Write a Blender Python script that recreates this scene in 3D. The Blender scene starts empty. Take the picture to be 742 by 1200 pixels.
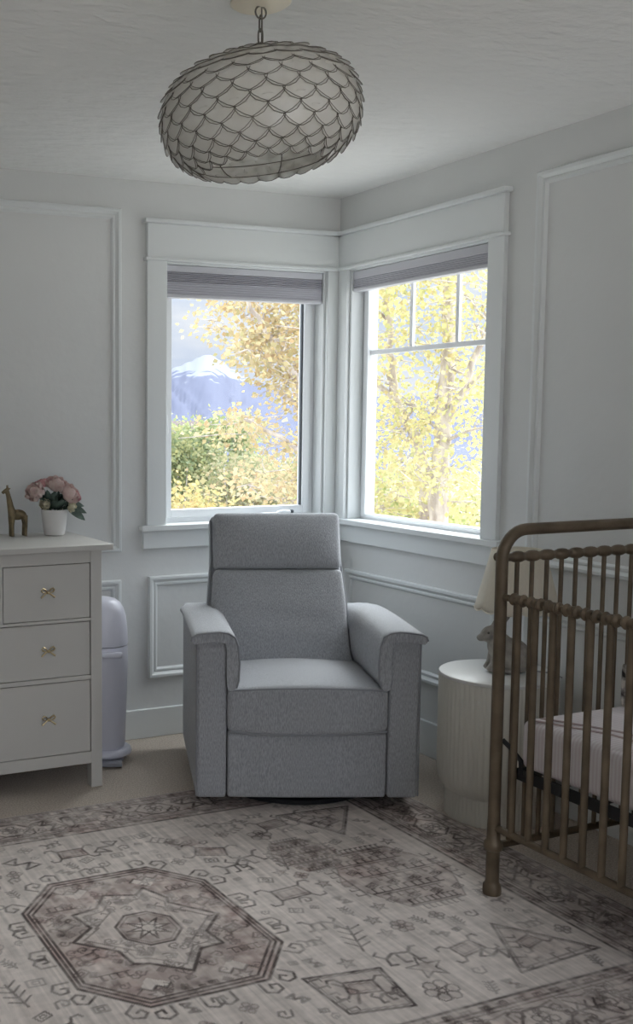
import bpy, bmesh, math, random
import numpy as np
from mathutils import Vector, Matrix

random.seed(7)
rng = np.random.default_rng(11)
scn = bpy.context.scene
SUN_E, SKY_E, EXPO, LEAF_K = 6.8, 3.3, .48, .76
col = scn.collection
PI = math.pi

# ------------------------------------------------------------------ helpers
def srgb(r, g, b):
    f = lambda c: (c/255/12.92) if c/255 <= .04045 else ((c/255+.055)/1.055)**2.4
    return (f(r), f(g), f(b), 1)

class MB:
    """collects vertices and faces for one mesh"""
    def __init__(s): s.v = []; s.f = []
    def add(s, vs, fs):
        n = len(s.v); s.v += [tuple(p) for p in vs]; s.f += [tuple(i+n for i in f) for f in fs]; return s
    def box(s, x0, x1, y0, y1, z0, z1):
        vs = [(x, y, z) for z in (z0, z1) for y in (y0, y1) for x in (x0, x1)]
        return s.add(vs, [(0, 2, 3, 1), (4, 5, 7, 6), (0, 1, 5, 4), (2, 6, 7, 3), (0, 4, 6, 2), (1, 3, 7, 5)])
    def tube(s, pts, r, n=10, cap=True, closed=False):
        pts = [Vector(p) for p in pts]; m = len(pts)
        rs = r if isinstance(r, (list, tuple)) else [r]*m
        vs = []; ref = None
        for i, p in enumerate(pts):
            if closed: t = pts[(i+1) % m]-pts[i-1]
            else: t = pts[min(i+1, m-1)]-pts[max(i-1, 0)]
            t.normalize()
            if ref is None:
                ref = Vector((0, 0, 1)) if abs(t.z) < .9 else Vector((1, 0, 0))
            u = ref-t*ref.dot(t)
            if u.length < 1e-5: u = t.orthogonal()
            u.normalize(); w = t.cross(u); ref = u
            for k in range(n):
                a = 2*PI*k/n
                vs.append(p+(u*math.cos(a)+w*math.sin(a))*rs[i])
        fs = []
        for i in range(m if closed else m-1):
            j = (i+1) % m
            for k in range(n):
                fs.append((i*n+k, i*n+(k+1) % n, j*n+(k+1) % n, j*n+k))
        if cap and not closed:
            fs.append(tuple(range(n))[::-1]); fs.append(tuple((m-1)*n+k for k in range(n)))
        return s.add(vs, fs)
    def lathe(s, prof, n=32, c=(0, 0, 0), axis='z', rad=None, cap=True):
        """prof: list of (r, h). rad(k, i) multiplies the radius"""
        vs = []
        for i, (r, h) in enumerate(prof):
            for k in range(n):
                a = 2*PI*k/n; rr = r*(rad(a, i) if rad else 1)
                p = (rr*math.cos(a), rr*math.sin(a), h)
                if axis == 'x': p = (p[2], p[0], p[1])
                if axis == 'y': p = (p[1], p[2], p[0])
                vs.append((c[0]+p[0], c[1]+p[1], c[2]+p[2]))
        m = len(prof); fs = []
        for i in range(m-1):
            for k in range(n):
                fs.append((i*n+k, i*n+(k+1) % n, (i+1)*n+(k+1) % n, (i+1)*n+k))
        if cap:
            fs.append(tuple(range(n))[::-1]); fs.append(tuple((m-1)*n+k for k in range(n)))
        return s.add(vs, fs)
    def sphere(s, c, r, n=16, m=10, rot=None):
        r = r if isinstance(r, (tuple, list)) else (r, r, r)
        vs = []
        for i in range(m+1):
            t = PI*i/m
            for k in range(n):
                a = 2*PI*k/n
                p = Vector((r[0]*math.sin(t)*math.cos(a), r[1]*math.sin(t)*math.sin(a), r[2]*math.cos(t)))
                if rot is not None: p = rot @ p
                vs.append(p+Vector(c))
        fs = []
        for i in range(m):
            for k in range(n):
                fs.append((i*n+k, (i+1)*n+k, (i+1)*n+(k+1) % n, i*n+(k+1) % n))
        return s.add(vs, fs)
    def rbox(s, c, h, r, n=8, fn=None):
        """rounded box: centre c, half sizes h, edge radius r"""
        def ax(hh):
            inner = [hh-r*(1-math.tan(t*PI/4/4)) if False else 0 for t in range(1)]
            a = [-hh, -hh+r*.25, -hh+r*.55, -hh+r]
            b = [(-hh+r)+(2*hh-2*r)*k/n for k in range(1, n)]
            return a+b+[-q for q in a[::-1]]
        X, Y, Z = ax(h[0]), ax(h[1]), ax(h[2])
        def rd(p):
            q = [max(-(h[i]-r), min(h[i]-r, p[i])) for i in range(3)]
            d = Vector([p[i]-q[i] for i in range(3)])
            if d.length > 1e-9: d = d.normalized()*r
            o = Vector(q)+d
            if fn: o = Vector(fn(o))
            return (o.x+c[0], o.y+c[1], o.z+c[2])
        def face(A, B, mk, flip):
            vs = [rd(mk(a, b)) for a in A for b in B]; nb = len(B)
            fs = []
            for i in range(len(A)-1):
                for j in range(nb-1):
                    q = (i*nb+j, (i+1)*nb+j, (i+1)*nb+j+1, i*nb+j+1)
                    fs.append(q[::-1] if flip else q)
            s.add(vs, fs)
        face(X, Y, lambda a, b: (a, b, h[2]), False); face(X, Y, lambda a, b: (a, b, -h[2]), True)
        face(X, Z, lambda a, b: (a, -h[1], b), False); face(X, Z, lambda a, b: (a, h[1], b), True)
        face(Y, Z, lambda a, b: (h[0], a, b), False); face(Y, Z, lambda a, b: (-h[0], a, b), True)
        return s
    def frame(s, u0, u1, v0, v1, prof, mk):
        """mitred rectangular moulding; prof = (inset, height)"""
        n0 = len(prof); vs = []
        for (cu, cv, su, sv) in ((u0, v0, 1, 1), (u1, v0, -1, 1), (u1, v1, -1, -1), (u0, v1, 1, -1)):
            for (o, hh) in prof: vs.append(mk(cu+su*o, cv+sv*o, hh))
        fs = []
        for i in range(4):
            j = (i+1) % 4
            for k in range(n0-1): fs.append((i*n0+k, j*n0+k, j*n0+k+1, i*n0+k+1))
        return s.add(vs, fs)
    def xf(s, M):
        s.v = [tuple(M @ Vector(p)) for p in s.v]; return s
    def build(s, name, mat, parent=None, smooth=True, bevel=0, seg=2, weld=False, loc=None, angle=40):
        me = bpy.data.meshes.new(name); me.from_pydata(s.v, [], s.f)
        bm = bmesh.new(); bm.from_mesh(me)
        if weld: bmesh.ops.remove_doubles(bm, verts=bm.verts, dist=1e-5)
        bmesh.ops.recalc_face_normals(bm, faces=bm.faces)
        bm.to_mesh(me); bm.free()
        me.materials.append(mat)
        o = bpy.data.objects.new(name, me); col.objects.link(o)
        if smooth:
            me.polygons.foreach_set('use_smooth', [True]*len(me.polygons))
            me.set_sharp_from_angle(angle=math.radians(angle))
        if bevel:
            b = o.modifiers.new('edge', 'BEVEL'); b.width = bevel; b.segments = seg; b.limit_method = 'ANGLE'
            b.angle_limit = math.radians(50)
        if parent: o.parent = parent
        if loc: o.location = loc
        return o

def tag(o, label=None, cat=None, group=None, kind=None):
    if label: o['label'] = label
    if cat: o['category'] = cat
    if group: o['group'] = group
    if kind: o['kind'] = kind
    return o

def thing(name, label, cat, loc=(0, 0, 0), rz=0, group=None, kind=None):
    o = bpy.data.objects.new(name, None); col.objects.link(o)
    o.empty_display_size = .05
    o.location = loc; o.rotation_euler = (0, 0, rz)
    return tag(o, label, cat, group, kind)

def struct(o, label=None, cat=None):
    return tag(o, label, cat, kind='structure')

# ------------------------------------------------------------------ materials
def mat(name, c, rough=.6, metal=0, noise=0, nscale=30, bump=0, bscale=60, spec=.5, c2=None, stretch=None, bdist=.01, sheen=0, detail=4):
    m = bpy.data.materials.new(name); m.use_nodes = True
    nt = m.node_tree; N = nt.nodes; L = nt.links
    b = N['Principled BSDF']
    b.inputs['Base Color'].default_value = c; b.inputs['Roughness'].default_value = rough
    b.inputs['Metallic'].default_value = metal
    b.inputs['Specular IOR Level'].default_value = spec
    if sheen: b.inputs['Sheen Weight'].default_value = sheen
    tc = N.new('ShaderNodeTexCoord'); mp = N.new('ShaderNodeMapping')
    L.new(tc.outputs['Object'], mp.inputs['Vector'])
    if stretch: mp.inputs['Scale'].default_value = stretch
    if noise or c2:
        t = N.new('ShaderNodeTexNoise'); t.inputs['Scale'].default_value = nscale; t.inputs['Detail'].default_value = detail
        L.new(mp.outputs['Vector'], t.inputs['Vector'])
        r = N.new('ShaderNodeValToRGB')
        if c2 is None:
            lo = [max(0, x*(1-noise)) for x in c[:3]]; hi = [min(1, x*(1+noise)) for x in c[:3]]
        else: lo, hi = c[:3], c2[:3]
        r.color_ramp.elements[0].position = .35; r.color_ramp.elements[1].position = .65
        r.color_ramp.elements[0].color = (*lo, 1); r.color_ramp.elements[1].color = (*hi, 1)
        L.new(t.outputs['Fac'], r.inputs['Fac']); L.new(r.outputs['Color'], b.inputs['Base Color'])
    if bump:
        t2 = N.new('ShaderNodeTexNoise'); t2.inputs['Scale'].default_value = bscale; t2.inputs['Detail'].default_value = 3
        L.new(mp.outputs['Vector'], t2.inputs['Vector'])
        bp = N.new('ShaderNodeBump'); bp.inputs['Strength'].default_value = bump; bp.inputs['Distance'].default_value = bdist
        L.new(t2.outputs['Fac'], bp.inputs['Height']); L.new(bp.outputs['Normal'], b.inputs['Normal'])
    return m

def attr_mat(name, attr, rough=.7, trans=0, spec=.2, bump=0, bscale=300):
    m = bpy.data.materials.new(name); m.use_nodes = True
    nt = m.node_tree; N = nt.nodes; L = nt.links
    b = N['Principled BSDF']; b.inputs['Roughness'].default_value = rough; b.inputs['Specular IOR Level'].default_value = spec
    a = N.new('ShaderNodeAttribute'); a.attribute_name = attr
    L.new(a.outputs['Color'], b.inputs['Base Color'])
    if trans:
        t = N.new('ShaderNodeBsdfTranslucent'); L.new(a.outputs['Color'], t.inputs['Color'])
        mx = N.new('ShaderNodeMixShader'); mx.inputs[0].default_value = trans
        L.new(b.outputs[0], mx.inputs[1]); L.new(t.outputs[0], mx.inputs[2])
        L.new(mx.outputs[0], N['Material Output'].inputs['Surface'])
    if bump:
        tc = N.new('ShaderNodeTexCoord')
        t2 = N.new('ShaderNodeTexNoise'); t2.inputs['Scale'].default_value = bscale
        L.new(tc.outputs['Object'], t2.inputs['Vector'])
        bp = N.new('ShaderNodeBump'); bp.inputs['Strength'].default_value = bump; bp.inputs['Distance'].default_value = .003
        L.new(t2.outputs['Fac'], bp.inputs['Height']); L.new(bp.outputs['Normal'], b.inputs['Normal'])
    return m

def translucent_mat(name, c, fac, rough=.5, coat=0, noise=0, nscale=20, c2=None, stretch=None):
    m = mat(name, c, rough, noise=noise, nscale=nscale, c2=c2, stretch=stretch)
    nt = m.node_tree; N = nt.nodes; L = nt.links; b = N['Principled BSDF']
    if coat: b.inputs['Coat Weight'].default_value = coat; b.inputs['Coat Roughness'].default_value = .12
    t = N.new('ShaderNodeBsdfTranslucent'); t.inputs['Color'].default_value = c
    mx = N.new('ShaderNodeMixShader'); mx.inputs[0].default_value = fac
    L.new(b.outputs[0], mx.inputs[1]); L.new(t.outputs[0], mx.inputs[2])
    L.new(mx.outputs[0], N['Material Output'].inputs['Surface'])
    return m

M = {}
M['wall'] = mat('wall_paint', srgb(219, 220, 219), .55, bump=.25, bscale=18, bdist=.006, noise=.01, nscale=3)
M['trim'] = mat('trim_paint', srgb(224, 227, 227), .35, bump=.03, bscale=40)
M['ceil'] = mat('ceiling_paint', srgb(240, 240, 238), .8, bump=.75, bscale=11, bdist=.02, stretch=(1, 1.9, 1))
M['carpet'] = mat('carpet', srgb(190, 177, 165), .95, c2=srgb(222, 211, 199), nscale=160, bump=.9, bscale=220, bdist=.01, spec=.1)
M['vinyl'] = mat('window_vinyl', srgb(236, 238, 240), .35)
M['gasket'] = mat('dark_gasket', srgb(70, 76, 82), .5)
M['blind'] = translucent_mat('blind_fabric', srgb(176, 175, 184), .10, .8)
M['blind_rail'] = mat('blind_rail', srgb(196, 196, 202), .5)
M['fabric'] = mat('grey_upholstery', srgb(150, 152, 156), .95, c2=srgb(180, 182, 187), nscale=210, bump=.4, bscale=260, bdist=.004, spec=.15, stretch=(1.6, 1.6, .35), sheen=.2)
M['piping'] = mat('grey_piping', srgb(150, 152, 156), .9, spec=.15)
M['black'] = mat('black_metal', srgb(26, 27, 30), .45)
M['dresser'] = mat('dresser_paint', srgb(206, 204, 200), .42)
M['gap'] = mat('drawer_gap', srgb(84, 80, 76), .8)
M['brass'] = mat('brass', srgb(206, 188, 150), .32, metal=1)
M['bronze'] = mat('bronze_crib', srgb(106, 92, 75), .48, metal=.4, noise=.22, nscale=14)
M['pail'] = mat('pail_plastic', srgb(214, 215, 228), .28)
M['pail_grey'] = mat('pail_grey_plastic', srgb(150, 152, 162), .4)
M['table'] = mat('fluted_table_paint', srgb(208, 205, 196), .6)
M['table_top'] = mat('table_top_paint', srgb(222, 222, 220), .4)
M['linen'] = translucent_mat('linen_shade', srgb(238, 232, 219), .35, .9, noise=.04, nscale=60, stretch=(3, 3, .2))
M['stone'] = mat('stone_rabbit', srgb(158, 153, 146), .85, noise=.2, nscale=35, bump=.4, bscale=70, bdist=.004)
M['giraffe'] = mat('bronze_giraffe', srgb(132, 118, 92), .42, metal=.7, noise=.2, nscale=30)
M['pot'] = mat('white_pot', srgb(226, 224, 222), .45, bump=.15, bscale=50, bdist=.003)
M['pink'] = translucent_mat('peony_pink', srgb(226, 198, 194), .25, .8, c2=srgb(238, 224, 216), nscale=45)
M['rose'] = translucent_mat('peony_rose', srgb(208, 150, 154), .2, .8, c2=srgb(230, 184, 184), nscale=45)
M['cream'] = translucent_mat('peony_cream', srgb(226, 220, 196), .2, .8)
M['leafg'] = mat('peony_leaf', srgb(84, 101, 92), .5, noise=.3, nscale=40)
M['stem'] = mat('stem_green', srgb(92, 108, 84), .6)
M['sheet'] = mat('crib_sheet', srgb(224, 212, 214), .9)
M['band'] = mat('sheet_band', srgb(184, 164, 162), .9)
M['dapple'] = mat('dappled_fabric', srgb(44, 38, 36), .9, c2=srgb(206, 198, 190), nscale=38)
M['capiz'] = translucent_mat('capiz_shell', srgb(252, 251, 248), .4, .25, coat=.8, c2=srgb(242, 239, 232), nscale=14)
_m = M['capiz']; _N = _m.node_tree.nodes; _L = _m.node_tree.links
_t = _N.new('ShaderNodeBsdfTransparent'); _x = _N.new('ShaderNodeMixShader'); _x.inputs[0].default_value = .18
_L.new(_N['Material Output'].inputs['Surface'].links[0].from_socket, _x.inputs[1]); _L.new(_t.outputs[0], _x.inputs[2]); _L.new(_x.outputs[0], _N['Material Output'].inputs['Surface'])
M['wire'] = mat('aged_silver_wire', srgb(112, 107, 100), .5, metal=.5)
M['canopy'] = mat('canopy_cream', srgb(244, 234, 214), .5)
M['bulb'] = mat('bulb_white', srgb(236, 234, 228), .3)
M['cord'] = mat('grey_cord', srgb(150, 150, 152), .5)
M['bark'] = mat('pale_bark', srgb(208, 198, 190), .9, c2=srgb(160, 148, 140), nscale=18, stretch=(1, 1, .3))
M['leaf'] = attr_mat('leaves', 'tint', .6, .45)
M['grass'] = mat('dry_lawn', srgb(184, 180, 174), .95, c2=srgb(196, 192, 186), nscale=.6)
M['roof'] = mat('brown_roof', srgb(104, 92, 90), .9)
M['houset'] = mat('house_siding', srgb(108, 102, 102), .9)
M['ext'] = mat('exterior_siding', srgb(190, 192, 196), .8)

def glass_mat():
    m = bpy.data.materials.new('window_glass'); m.use_nodes = True
    N = m.node_tree.nodes; L = m.node_tree.links; N.clear()
    o = N.new('ShaderNodeOutputMaterial'); t = N.new('ShaderNodeBsdfTransparent'); t.inputs['Color'].default_value = (.96, .98, .98, 1)
    g = N.new('ShaderNodeBsdfGlossy'); g.inputs['Roughness'].default_value = .02
    lw = N.new('ShaderNodeLayerWeight'); lw.inputs['Blend'].default_value = .5
    pw = N.new('ShaderNodeMath'); pw.operation = 'POWER'; pw.inputs[1].default_value = 5; L.new(lw.outputs['Facing'], pw.inputs[0])
    fr = N.new('ShaderNodeMath'); fr.operation = 'MULTIPLY_ADD'; fr.inputs[1].default_value = .5; fr.inputs[2].default_value = .025; L.new(pw.outputs[0], fr.inputs[0])
    mx = N.new('ShaderNodeMixShader')
    L.new(fr.outputs[0], mx.inputs[0]); L.new(t.outputs[0], mx.inputs[1]); L.new(g.outputs[0], mx.inputs[2]); L.new(mx.outputs[0], o.inputs['Surface'])
    return m
M['glass'] = glass_mat()

def stripes(m, axis, scale, c1, c2):
    """fine woven stripes, a pattern of the cloth itself"""
    N = m.node_tree.nodes; L = m.node_tree.links; b = N['Principled BSDF']
    tc = N.new('ShaderNodeTexCoord'); w = N.new('ShaderNodeTexWave'); w.bands_direction = axis
    w.inputs['Scale'].default_value = scale; w.inputs['Distortion'].default_value = .25
    r = N.new('ShaderNodeValToRGB'); r.color_ramp.elements[0].color = c1; r.color_ramp.elements[1].color = c2
    L.new(tc.outputs['Object'], w.inputs['Vector']); L.new(w.outputs['Fac'], r.inputs['Fac']); L.new(r.outputs['Color'], b.inputs['Base Color'])
M['linen'].node_tree.nodes['Principled BSDF'].inputs['Roughness'].default_value = .9
stripes(M['sheet'], 'Y', 26, srgb(230, 219, 221), srgb(242, 236, 237))

# ------------------------------------------------------------------ room shell
HC = 2.44
XL, YF = -3.55, -5.0
WT = .15
# window_1 opening in the back wall, window_2 opening in the right wall
A0, A1, B0, B1, ZS, ZH = -.905, -.075, -.993, -.086, .957, 2.108
mb = MB()
mb.box(XL-WT, A0, 0, WT, 0, HC).box(A1, WT, 0, WT, 0, HC).box(A0, A1, 0, WT, 0, ZS-.012).box(A0, A1, 0, WT, ZH, HC)
struct(mb.build('wall_back', M['wall'], smooth=False), 'white back wall with the mountain view window', 'wall')
mb = MB()
mb.box(0, WT, YF-WT, B0, 0, HC).box(0, WT, B1, 0, 0, HC).box(0, WT, B0, B1, 0, ZS-.012).box(0, WT, B0, B1, ZH, HC)
struct(mb.build('wall_right', M['wall'], smooth=False), 'white right wall with the gridded window', 'wall')
mb = MB(); mb.box(XL-WT, XL, YF-WT, 0, 0, HC)
struct(mb.build('wall_left', M['wall'], smooth=False), 'white left wall outside the view', 'wall')
D0, D1, DS, DZ = -2.7, -.2, .9, 2.2     # wide unseen opening, added behind the camera to let in fill daylight
mb = MB(); mb.box(XL, D0, YF-WT, YF, 0, HC).box(D1, 0, YF-WT, YF, 0, HC).box(D0, D1, YF-WT, YF, DZ, HC).box(D0, D1, YF-WT, YF, 0, DS)
struct(mb.build('wall_front', M['wall'], smooth=False), 'white wall behind the camera with a wide opening added for daylight', 'wall')
mb = MB(); mb.box(XL-WT, WT, YF-WT, WT, -.12, 0)
struct(mb.build('floor', M['carpet'], smooth=False), 'beige wall to wall carpet', 'floor')
mb = MB(); mb.box(XL-WT, WT, YF-WT, WT, HC, HC+.12)
struct(mb.build('ceiling', M['ceil'], smooth=False), 'white textured ceiling', 'ceiling')
# baseboards
def baseboard(name, x0, x1, y0, y1, h, lab):
    mb = MB().box(x0, x1, y0, y1, 0, h)
    struct(mb.build(name, M['trim'], bevel=.004), lab, 'baseboard')
baseboard('baseboard_back', XL, 0, -.015, 0, .132, 'white baseboard along the back wall')
baseboard('baseboard_right', -.015, 0, YF, -.015, .149, 'white baseboard along the right wall')
baseboard('baseboard_left', XL, XL+.015, YF, -.015, .14, 'white baseboard along the left wall')

PROF = [(0, 0), (0, .013), (.004, .018), (.014, .018), (.021, .011), (.027, .008), (.031, .011), (.038, .011), (.043, .005), (.046, 0)]
def panel_back(name, x0, x1, z0, z1, lab):
    o = MB().frame(x0, x1, z0, z1, PROF, lambda u, v, h: (u, -h, v)).build(name, M['trim'], angle=25); struct(o, lab, 'wall moulding')
def panel_right(name, y0, y1, z0, z1, lab):
    o = MB().frame(y0, y1, z0, z1, PROF, lambda u, v, h: (-h, u, v)).build(name, M['trim'], angle=25); struct(o, lab, 'wall moulding')
panel_back('trim_1', -2.75, -1.117, .847, 2.314, 'tall picture frame moulding above the dresser')
panel_back('trim_2', -2.75, -1.119, .27, .722, 'low panel moulding behind the dresser and pail')
panel_back('trim_3', -.985, -.085, .27, .728, 'low panel moulding below the mountain view window')
panel_right('trim_4', -1.09, -.10, .312, .722, 'low panel moulding below the gridded window')
panel_right('trim_5', -2.95, -1.224, .885, 2.303, 'tall picture frame moulding above the crib')
panel_right('trim_6', -2.95, -1.224, .312, .722, 'low panel moulding behind the crib')

def casing_set(root, mk, a_out, a_in, b_in, b_out, corner_at):
    """boards around one opening. mk(u0,u1,d0,d1,z0,z1) -> MB with u along the wall and d towards the room"""
    mk(a_out, a_in, 0, .02, ZS, ZH).build('casing', M['trim'], root, bevel=.002)
    mk(b_in, b_out, 0, .02, ZS, ZH).build('casing', M['trim'], root, bevel=.002)
    lo, hi = (a_out, b_out)
    e0 = 0 if corner_at == 'lo' else .012
    e1 = 0 if corner_at == 'hi' else .012
    mk(lo, hi, 0, .024, ZH+.01, 2.262).build('header', M['trim'], root, bevel=.002)
    mk(lo-e0, hi+e1, 0, .034, ZH-.004, ZH+.010).build('header_fillet', M['trim'], root, bevel=.003)
    mk(lo-e0*1.6, hi+e1*1.6, 0, .046, 2.262, 2.280).build('header_cap', M['trim'], root, bevel=.004)
    mk(lo-e0*2.6, hi+e1*2.6, -.11, .040, ZS-.026, ZS).build('sill', M['trim'], root, bevel=.004)
    mk(lo-e0*1.5, hi+e1*1.5, 0, .02, .853, ZS-.026).build('apron', M['trim'], root, bevel=.002)

# window_1 (back wall)
w1 = struct(thing('window_1', 'casement window in the back wall with mountain view', 'window', (-.49, 0, ZS)), None)
def inv(o, root):
    o.matrix_parent_inverse = Matrix.Translation(-Vector(root.location)); return o
def mk1(u0, u1, d0, d1, z0, z1): return MB().box(u0, u1, -d1, -d0, z0, z1).xf(Matrix.Translation((.49, 0, -ZS)))
casing_set(w1, mk1, -.998, A0, A1, -.0005, 'hi')
def sub1(name, mbx, m, **k): return mbx.xf(Matrix.Translation((.49, 0, -ZS))).build(name, m, w1, **k)
# jamb liner
mb = MB(); mb.box(A0-.002, A0+.012, .0, .15, ZS, ZH).box(A1-.012, A1+.002, .0, .15, ZS, ZH).box(A0+.012, A1-.012, 0, .15, ZH-.012, ZH+.002).box(A0+.012, A1-.012, .1, .16, ZS-.012, ZS+.012)
sub1('jamb', mb, M['trim'], bevel=.0015)
GX0, GX1, GZ0 = -.856, -.150, 1.012
def ring(x0, x1, z0, z1, t, d0, d1, mk, tb=None, tl=None, tr=None):
    tb = t if tb is None else tb; tl = t if tl is None else tl; tr = t if tr is None else tr
    m_ = MB()
    for (a, b, c, d) in ((x0, x0+tl, z0, z1), (x1-tr, x1, z0, z1), (x0+tl, x1-tr, z0, z0+tb), (x0+tl, x1-tr, z1-t, z1)):
        m_.add(*mk(a, b, d0, d1, c, d))
    return m_
def bk(a, b, d0, d1, c, d):
    q = MB().box(a, b, d0, d1, c, d); return q.v, q.f
sub1('frame', ring(A0+.012, A1-.012, ZS-.002, ZH-.012, .03, .07, .13, bk, tb=.036), M['vinyl'], bevel=.002)
sub1('sash', ring(A0+.030, A1-.036, ZS+.022, ZH-.03, .035, .062, .11, bk), M['vinyl'], bevel=.002)
sub1('gasket', ring(GX0-.004, GX1+.006, GZ0-.004, 2.05, .005, .075, .089, bk, tr=.009), M['gasket'], bevel=0)
sub1('pane', MB().box(GX0-.02, GX1+.02, .094, .098, GZ0-.02, 2.06), M['glass'], smooth=False)
# crank handle and lock lever
mb = MB(); mb.rbox((-.335, .045, ZS+.018), (.05, .014, .012), .008, 4); mb.tube([(-.30, .04, ZS+.026), (-.27, .035, ZS+.036), (-.225, .034, ZS+.030)], [.007, .006, .006], 8)
sub1('crank_handle', mb, M['vinyl'])
sub1('crank_knob', MB().sphere((-.222, .034, ZS+.031), .010, 12, 8), M['gasket'])
mb = MB(); mb.rbox((A0+.018, .055, 1.40), (.006, .008, .07), .004, 4); mb.tube([(A0+.024, .05, 1.46), (A0+.03, .035, 1.43), (A0+.03, .03, 1.36)], .004, 8)
sub1('lock_lever', mb, M['vinyl'])

# window_2 (right wall)
w2 = struct(thing('window_2', 'window in the right wall with a gridded top', 'window', (0, -.54, ZS)), None)
T2 = Matrix.Translation((0, .54, -ZS))
def mk2(u0, u1, d0, d1, z0, z1): return MB().box(-d1, -d0, u0, u1, z0, z1).xf(T2)
casing_set(w2, mk2, -1.079, B0, B1, -.0205, 'hi')
def sub2(name, mbx, m, **k): return mbx.xf(T2).build(name, m, w2, **k)
mb = MB(); mb.box(0, .15, B0-.002, B0+.012, ZS, ZH).box(0, .15, B1-.012, B1+.002, ZS, ZH).box(0, .15, B0+.012, B1-.012, ZH-.012, ZH+.002).box(.1, .16, B0+.012, B1-.012, ZS-.012, ZS+.006)
sub2('jamb', mb, M['trim'], bevel=.0015)
def bk2(a, b, d0, d1, c, d):
    q = MB().box(d0, d1, a, b, c, d); return q.v, q.f
sub2('frame', ring(B0+.012, B1-.012, ZS-.002, ZH-.012, .026, .07, .13, bk2, tb=.016), M['vinyl'], bevel=.002)
sub2('sash', ring(B0+.024, B1-.026, ZS+.010, ZH-.03, .03, .062, .11, bk2, tb=.014), M['vinyl'], bevel=.002)
sub2('pane', MB().box(.094, .098, B0+.04, B1-.04, ZS+.02, 2.06), M['glass'], smooth=False)
mb = MB(); mb.box(.078, .094, B0+.05, B1-.05, 1.715, 1.737).box(.078, .094, -.435, -.417, 1.737, 2.06).box(.078, .094, -.727, -.709, 1.737, 2.06)
sub2('muntins', mb, M['vinyl'], bevel=.002)

# cellular blinds
b1 = thing('window_blind', 'raised lavender grey pleated blind in the mountain view window', 'blind', (-.49, .03, 2.1))
T = Matrix.Translation((.49, -.03, -2.1))
MB().box(A0+.013, A1-.013, .006, .052, 2.066, 2.095).xf(T).build('headrail', M['blind_rail'], b1, bevel=.003)
mb = MB(); prof = []
z = 2.066
while z > 2.018: prof += [(.012, z), (.006, z-.004)]; z -= .008
while z > 1.972: prof += [(.010, z), (.0085, z-.005)]; z -= .010
prof.append((.010, 1.970))
vs = []; fs = []
for (d, zz) in prof: vs += [(A0+.016, d, zz), (A1-.016, d, zz), (A1-.016, .052-d, zz), (A0+.016, .052-d, zz)]
for i in range(len(prof)-1):
    for k in range(4): fs.append((i*4+k, i*4+(k+1) % 4, i*4+4+(k+1) % 4, i*4+4+k))
mb.add(vs, fs).xf(T).build('pleated_fabric', M['blind'], b1, smooth=False)
MB().box(A0+.014, A1-.014, .006, .050, 1.955, 1.970).xf(T).build('bottom_rail', M['blind_rail'], b1, bevel=.003)
b2 = thing('window_blind', 'raised grey blind across the top of the gridded window', 'blind', (.03, -.54, 2.1))
T = Matrix.Translation((-.03, .54, -2.1))
MB().box(.006, .052, B0+.013, B1-.013, 2.058, 2.095).xf(T).build('headrail', M['blind_rail'], b2, bevel=.003)
mb = MB(); prof = []
z = 2.058
while z > 2.020: prof += [(.011, z), (.009, z-.004)]; z -= .008
prof.append((.011, 2.018))
vs = []; fs = []
for (d, zz) in prof: vs += [(d, B0+.016, zz), (d, B1-.016, zz), (.052-d, B1-.016, zz), (.052-d, B0+.016, zz)]
for i in range(len(prof)-1):
    for k in range(4): fs.append((i*4+k, i*4+(k+1) % 4, i*4+4+(k+1) % 4, i*4+4+k))
mb.add(vs, fs).xf(T).build('pleated_fabric', M['blind'], b2, smooth=False)
MB().box(.006, .050, B0+.014, B1-.014, 2.003, 2.018).xf(T).build('bottom_rail', M['blind_rail'], b2, bevel=.003)

# ------------------------------------------------------------------ rug (pattern drawn into the pile as a colour attribute)
RX0, RX1, RY0, RY1 = -3.11, -.405, -2.56, -.706
STEP = .0042
nx, ny = int((RX1-RX0)/STEP)+1, int((RY1-RY0)/STEP)+1
gx = np.linspace(RX0, RX1, nx); gy = np.linspace(RY0, RY1, ny)
GXX, GYY = np.meshgrid(gx, gy)
ink = np.zeros((ny, nx)); tint = np.zeros((ny, nx)); lite = np.zeros((ny, nx))
def vnoise(scale_x, scale_y, seed, oct=3):
    r = np.random.default_rng(seed); out = np.zeros((ny, nx)); amp = 1; tot = 0
    for o in range(oct):
        cx, cy = max(2, int((RX1-RX0)/scale_x*2**o)+2), max(2, int((RY1-RY0)/scale_y*2**o)+2)
        g = r.random((cy+1, cx+1))
        u = (GXX-RX0)/(RX1-RX0)*(cx-1e-6); v = (GYY-RY0)/(RY1-RY0)*(cy-1e-6)
        i = u.astype(int); j = v.astype(int); fu = u-i; fv = v-j
        fu = fu*fu*(3-2*fu); fv = fv*fv*(3-2*fv)
        out += amp*((g[j, i]*(1-fu)+g[j, i+1]*fu)*(1-fv)+(g[j+1, i]*(1-fu)+g[j+1, i+1]*fu)*fv)
        tot += amp; amp *= .55
    return out/tot
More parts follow.
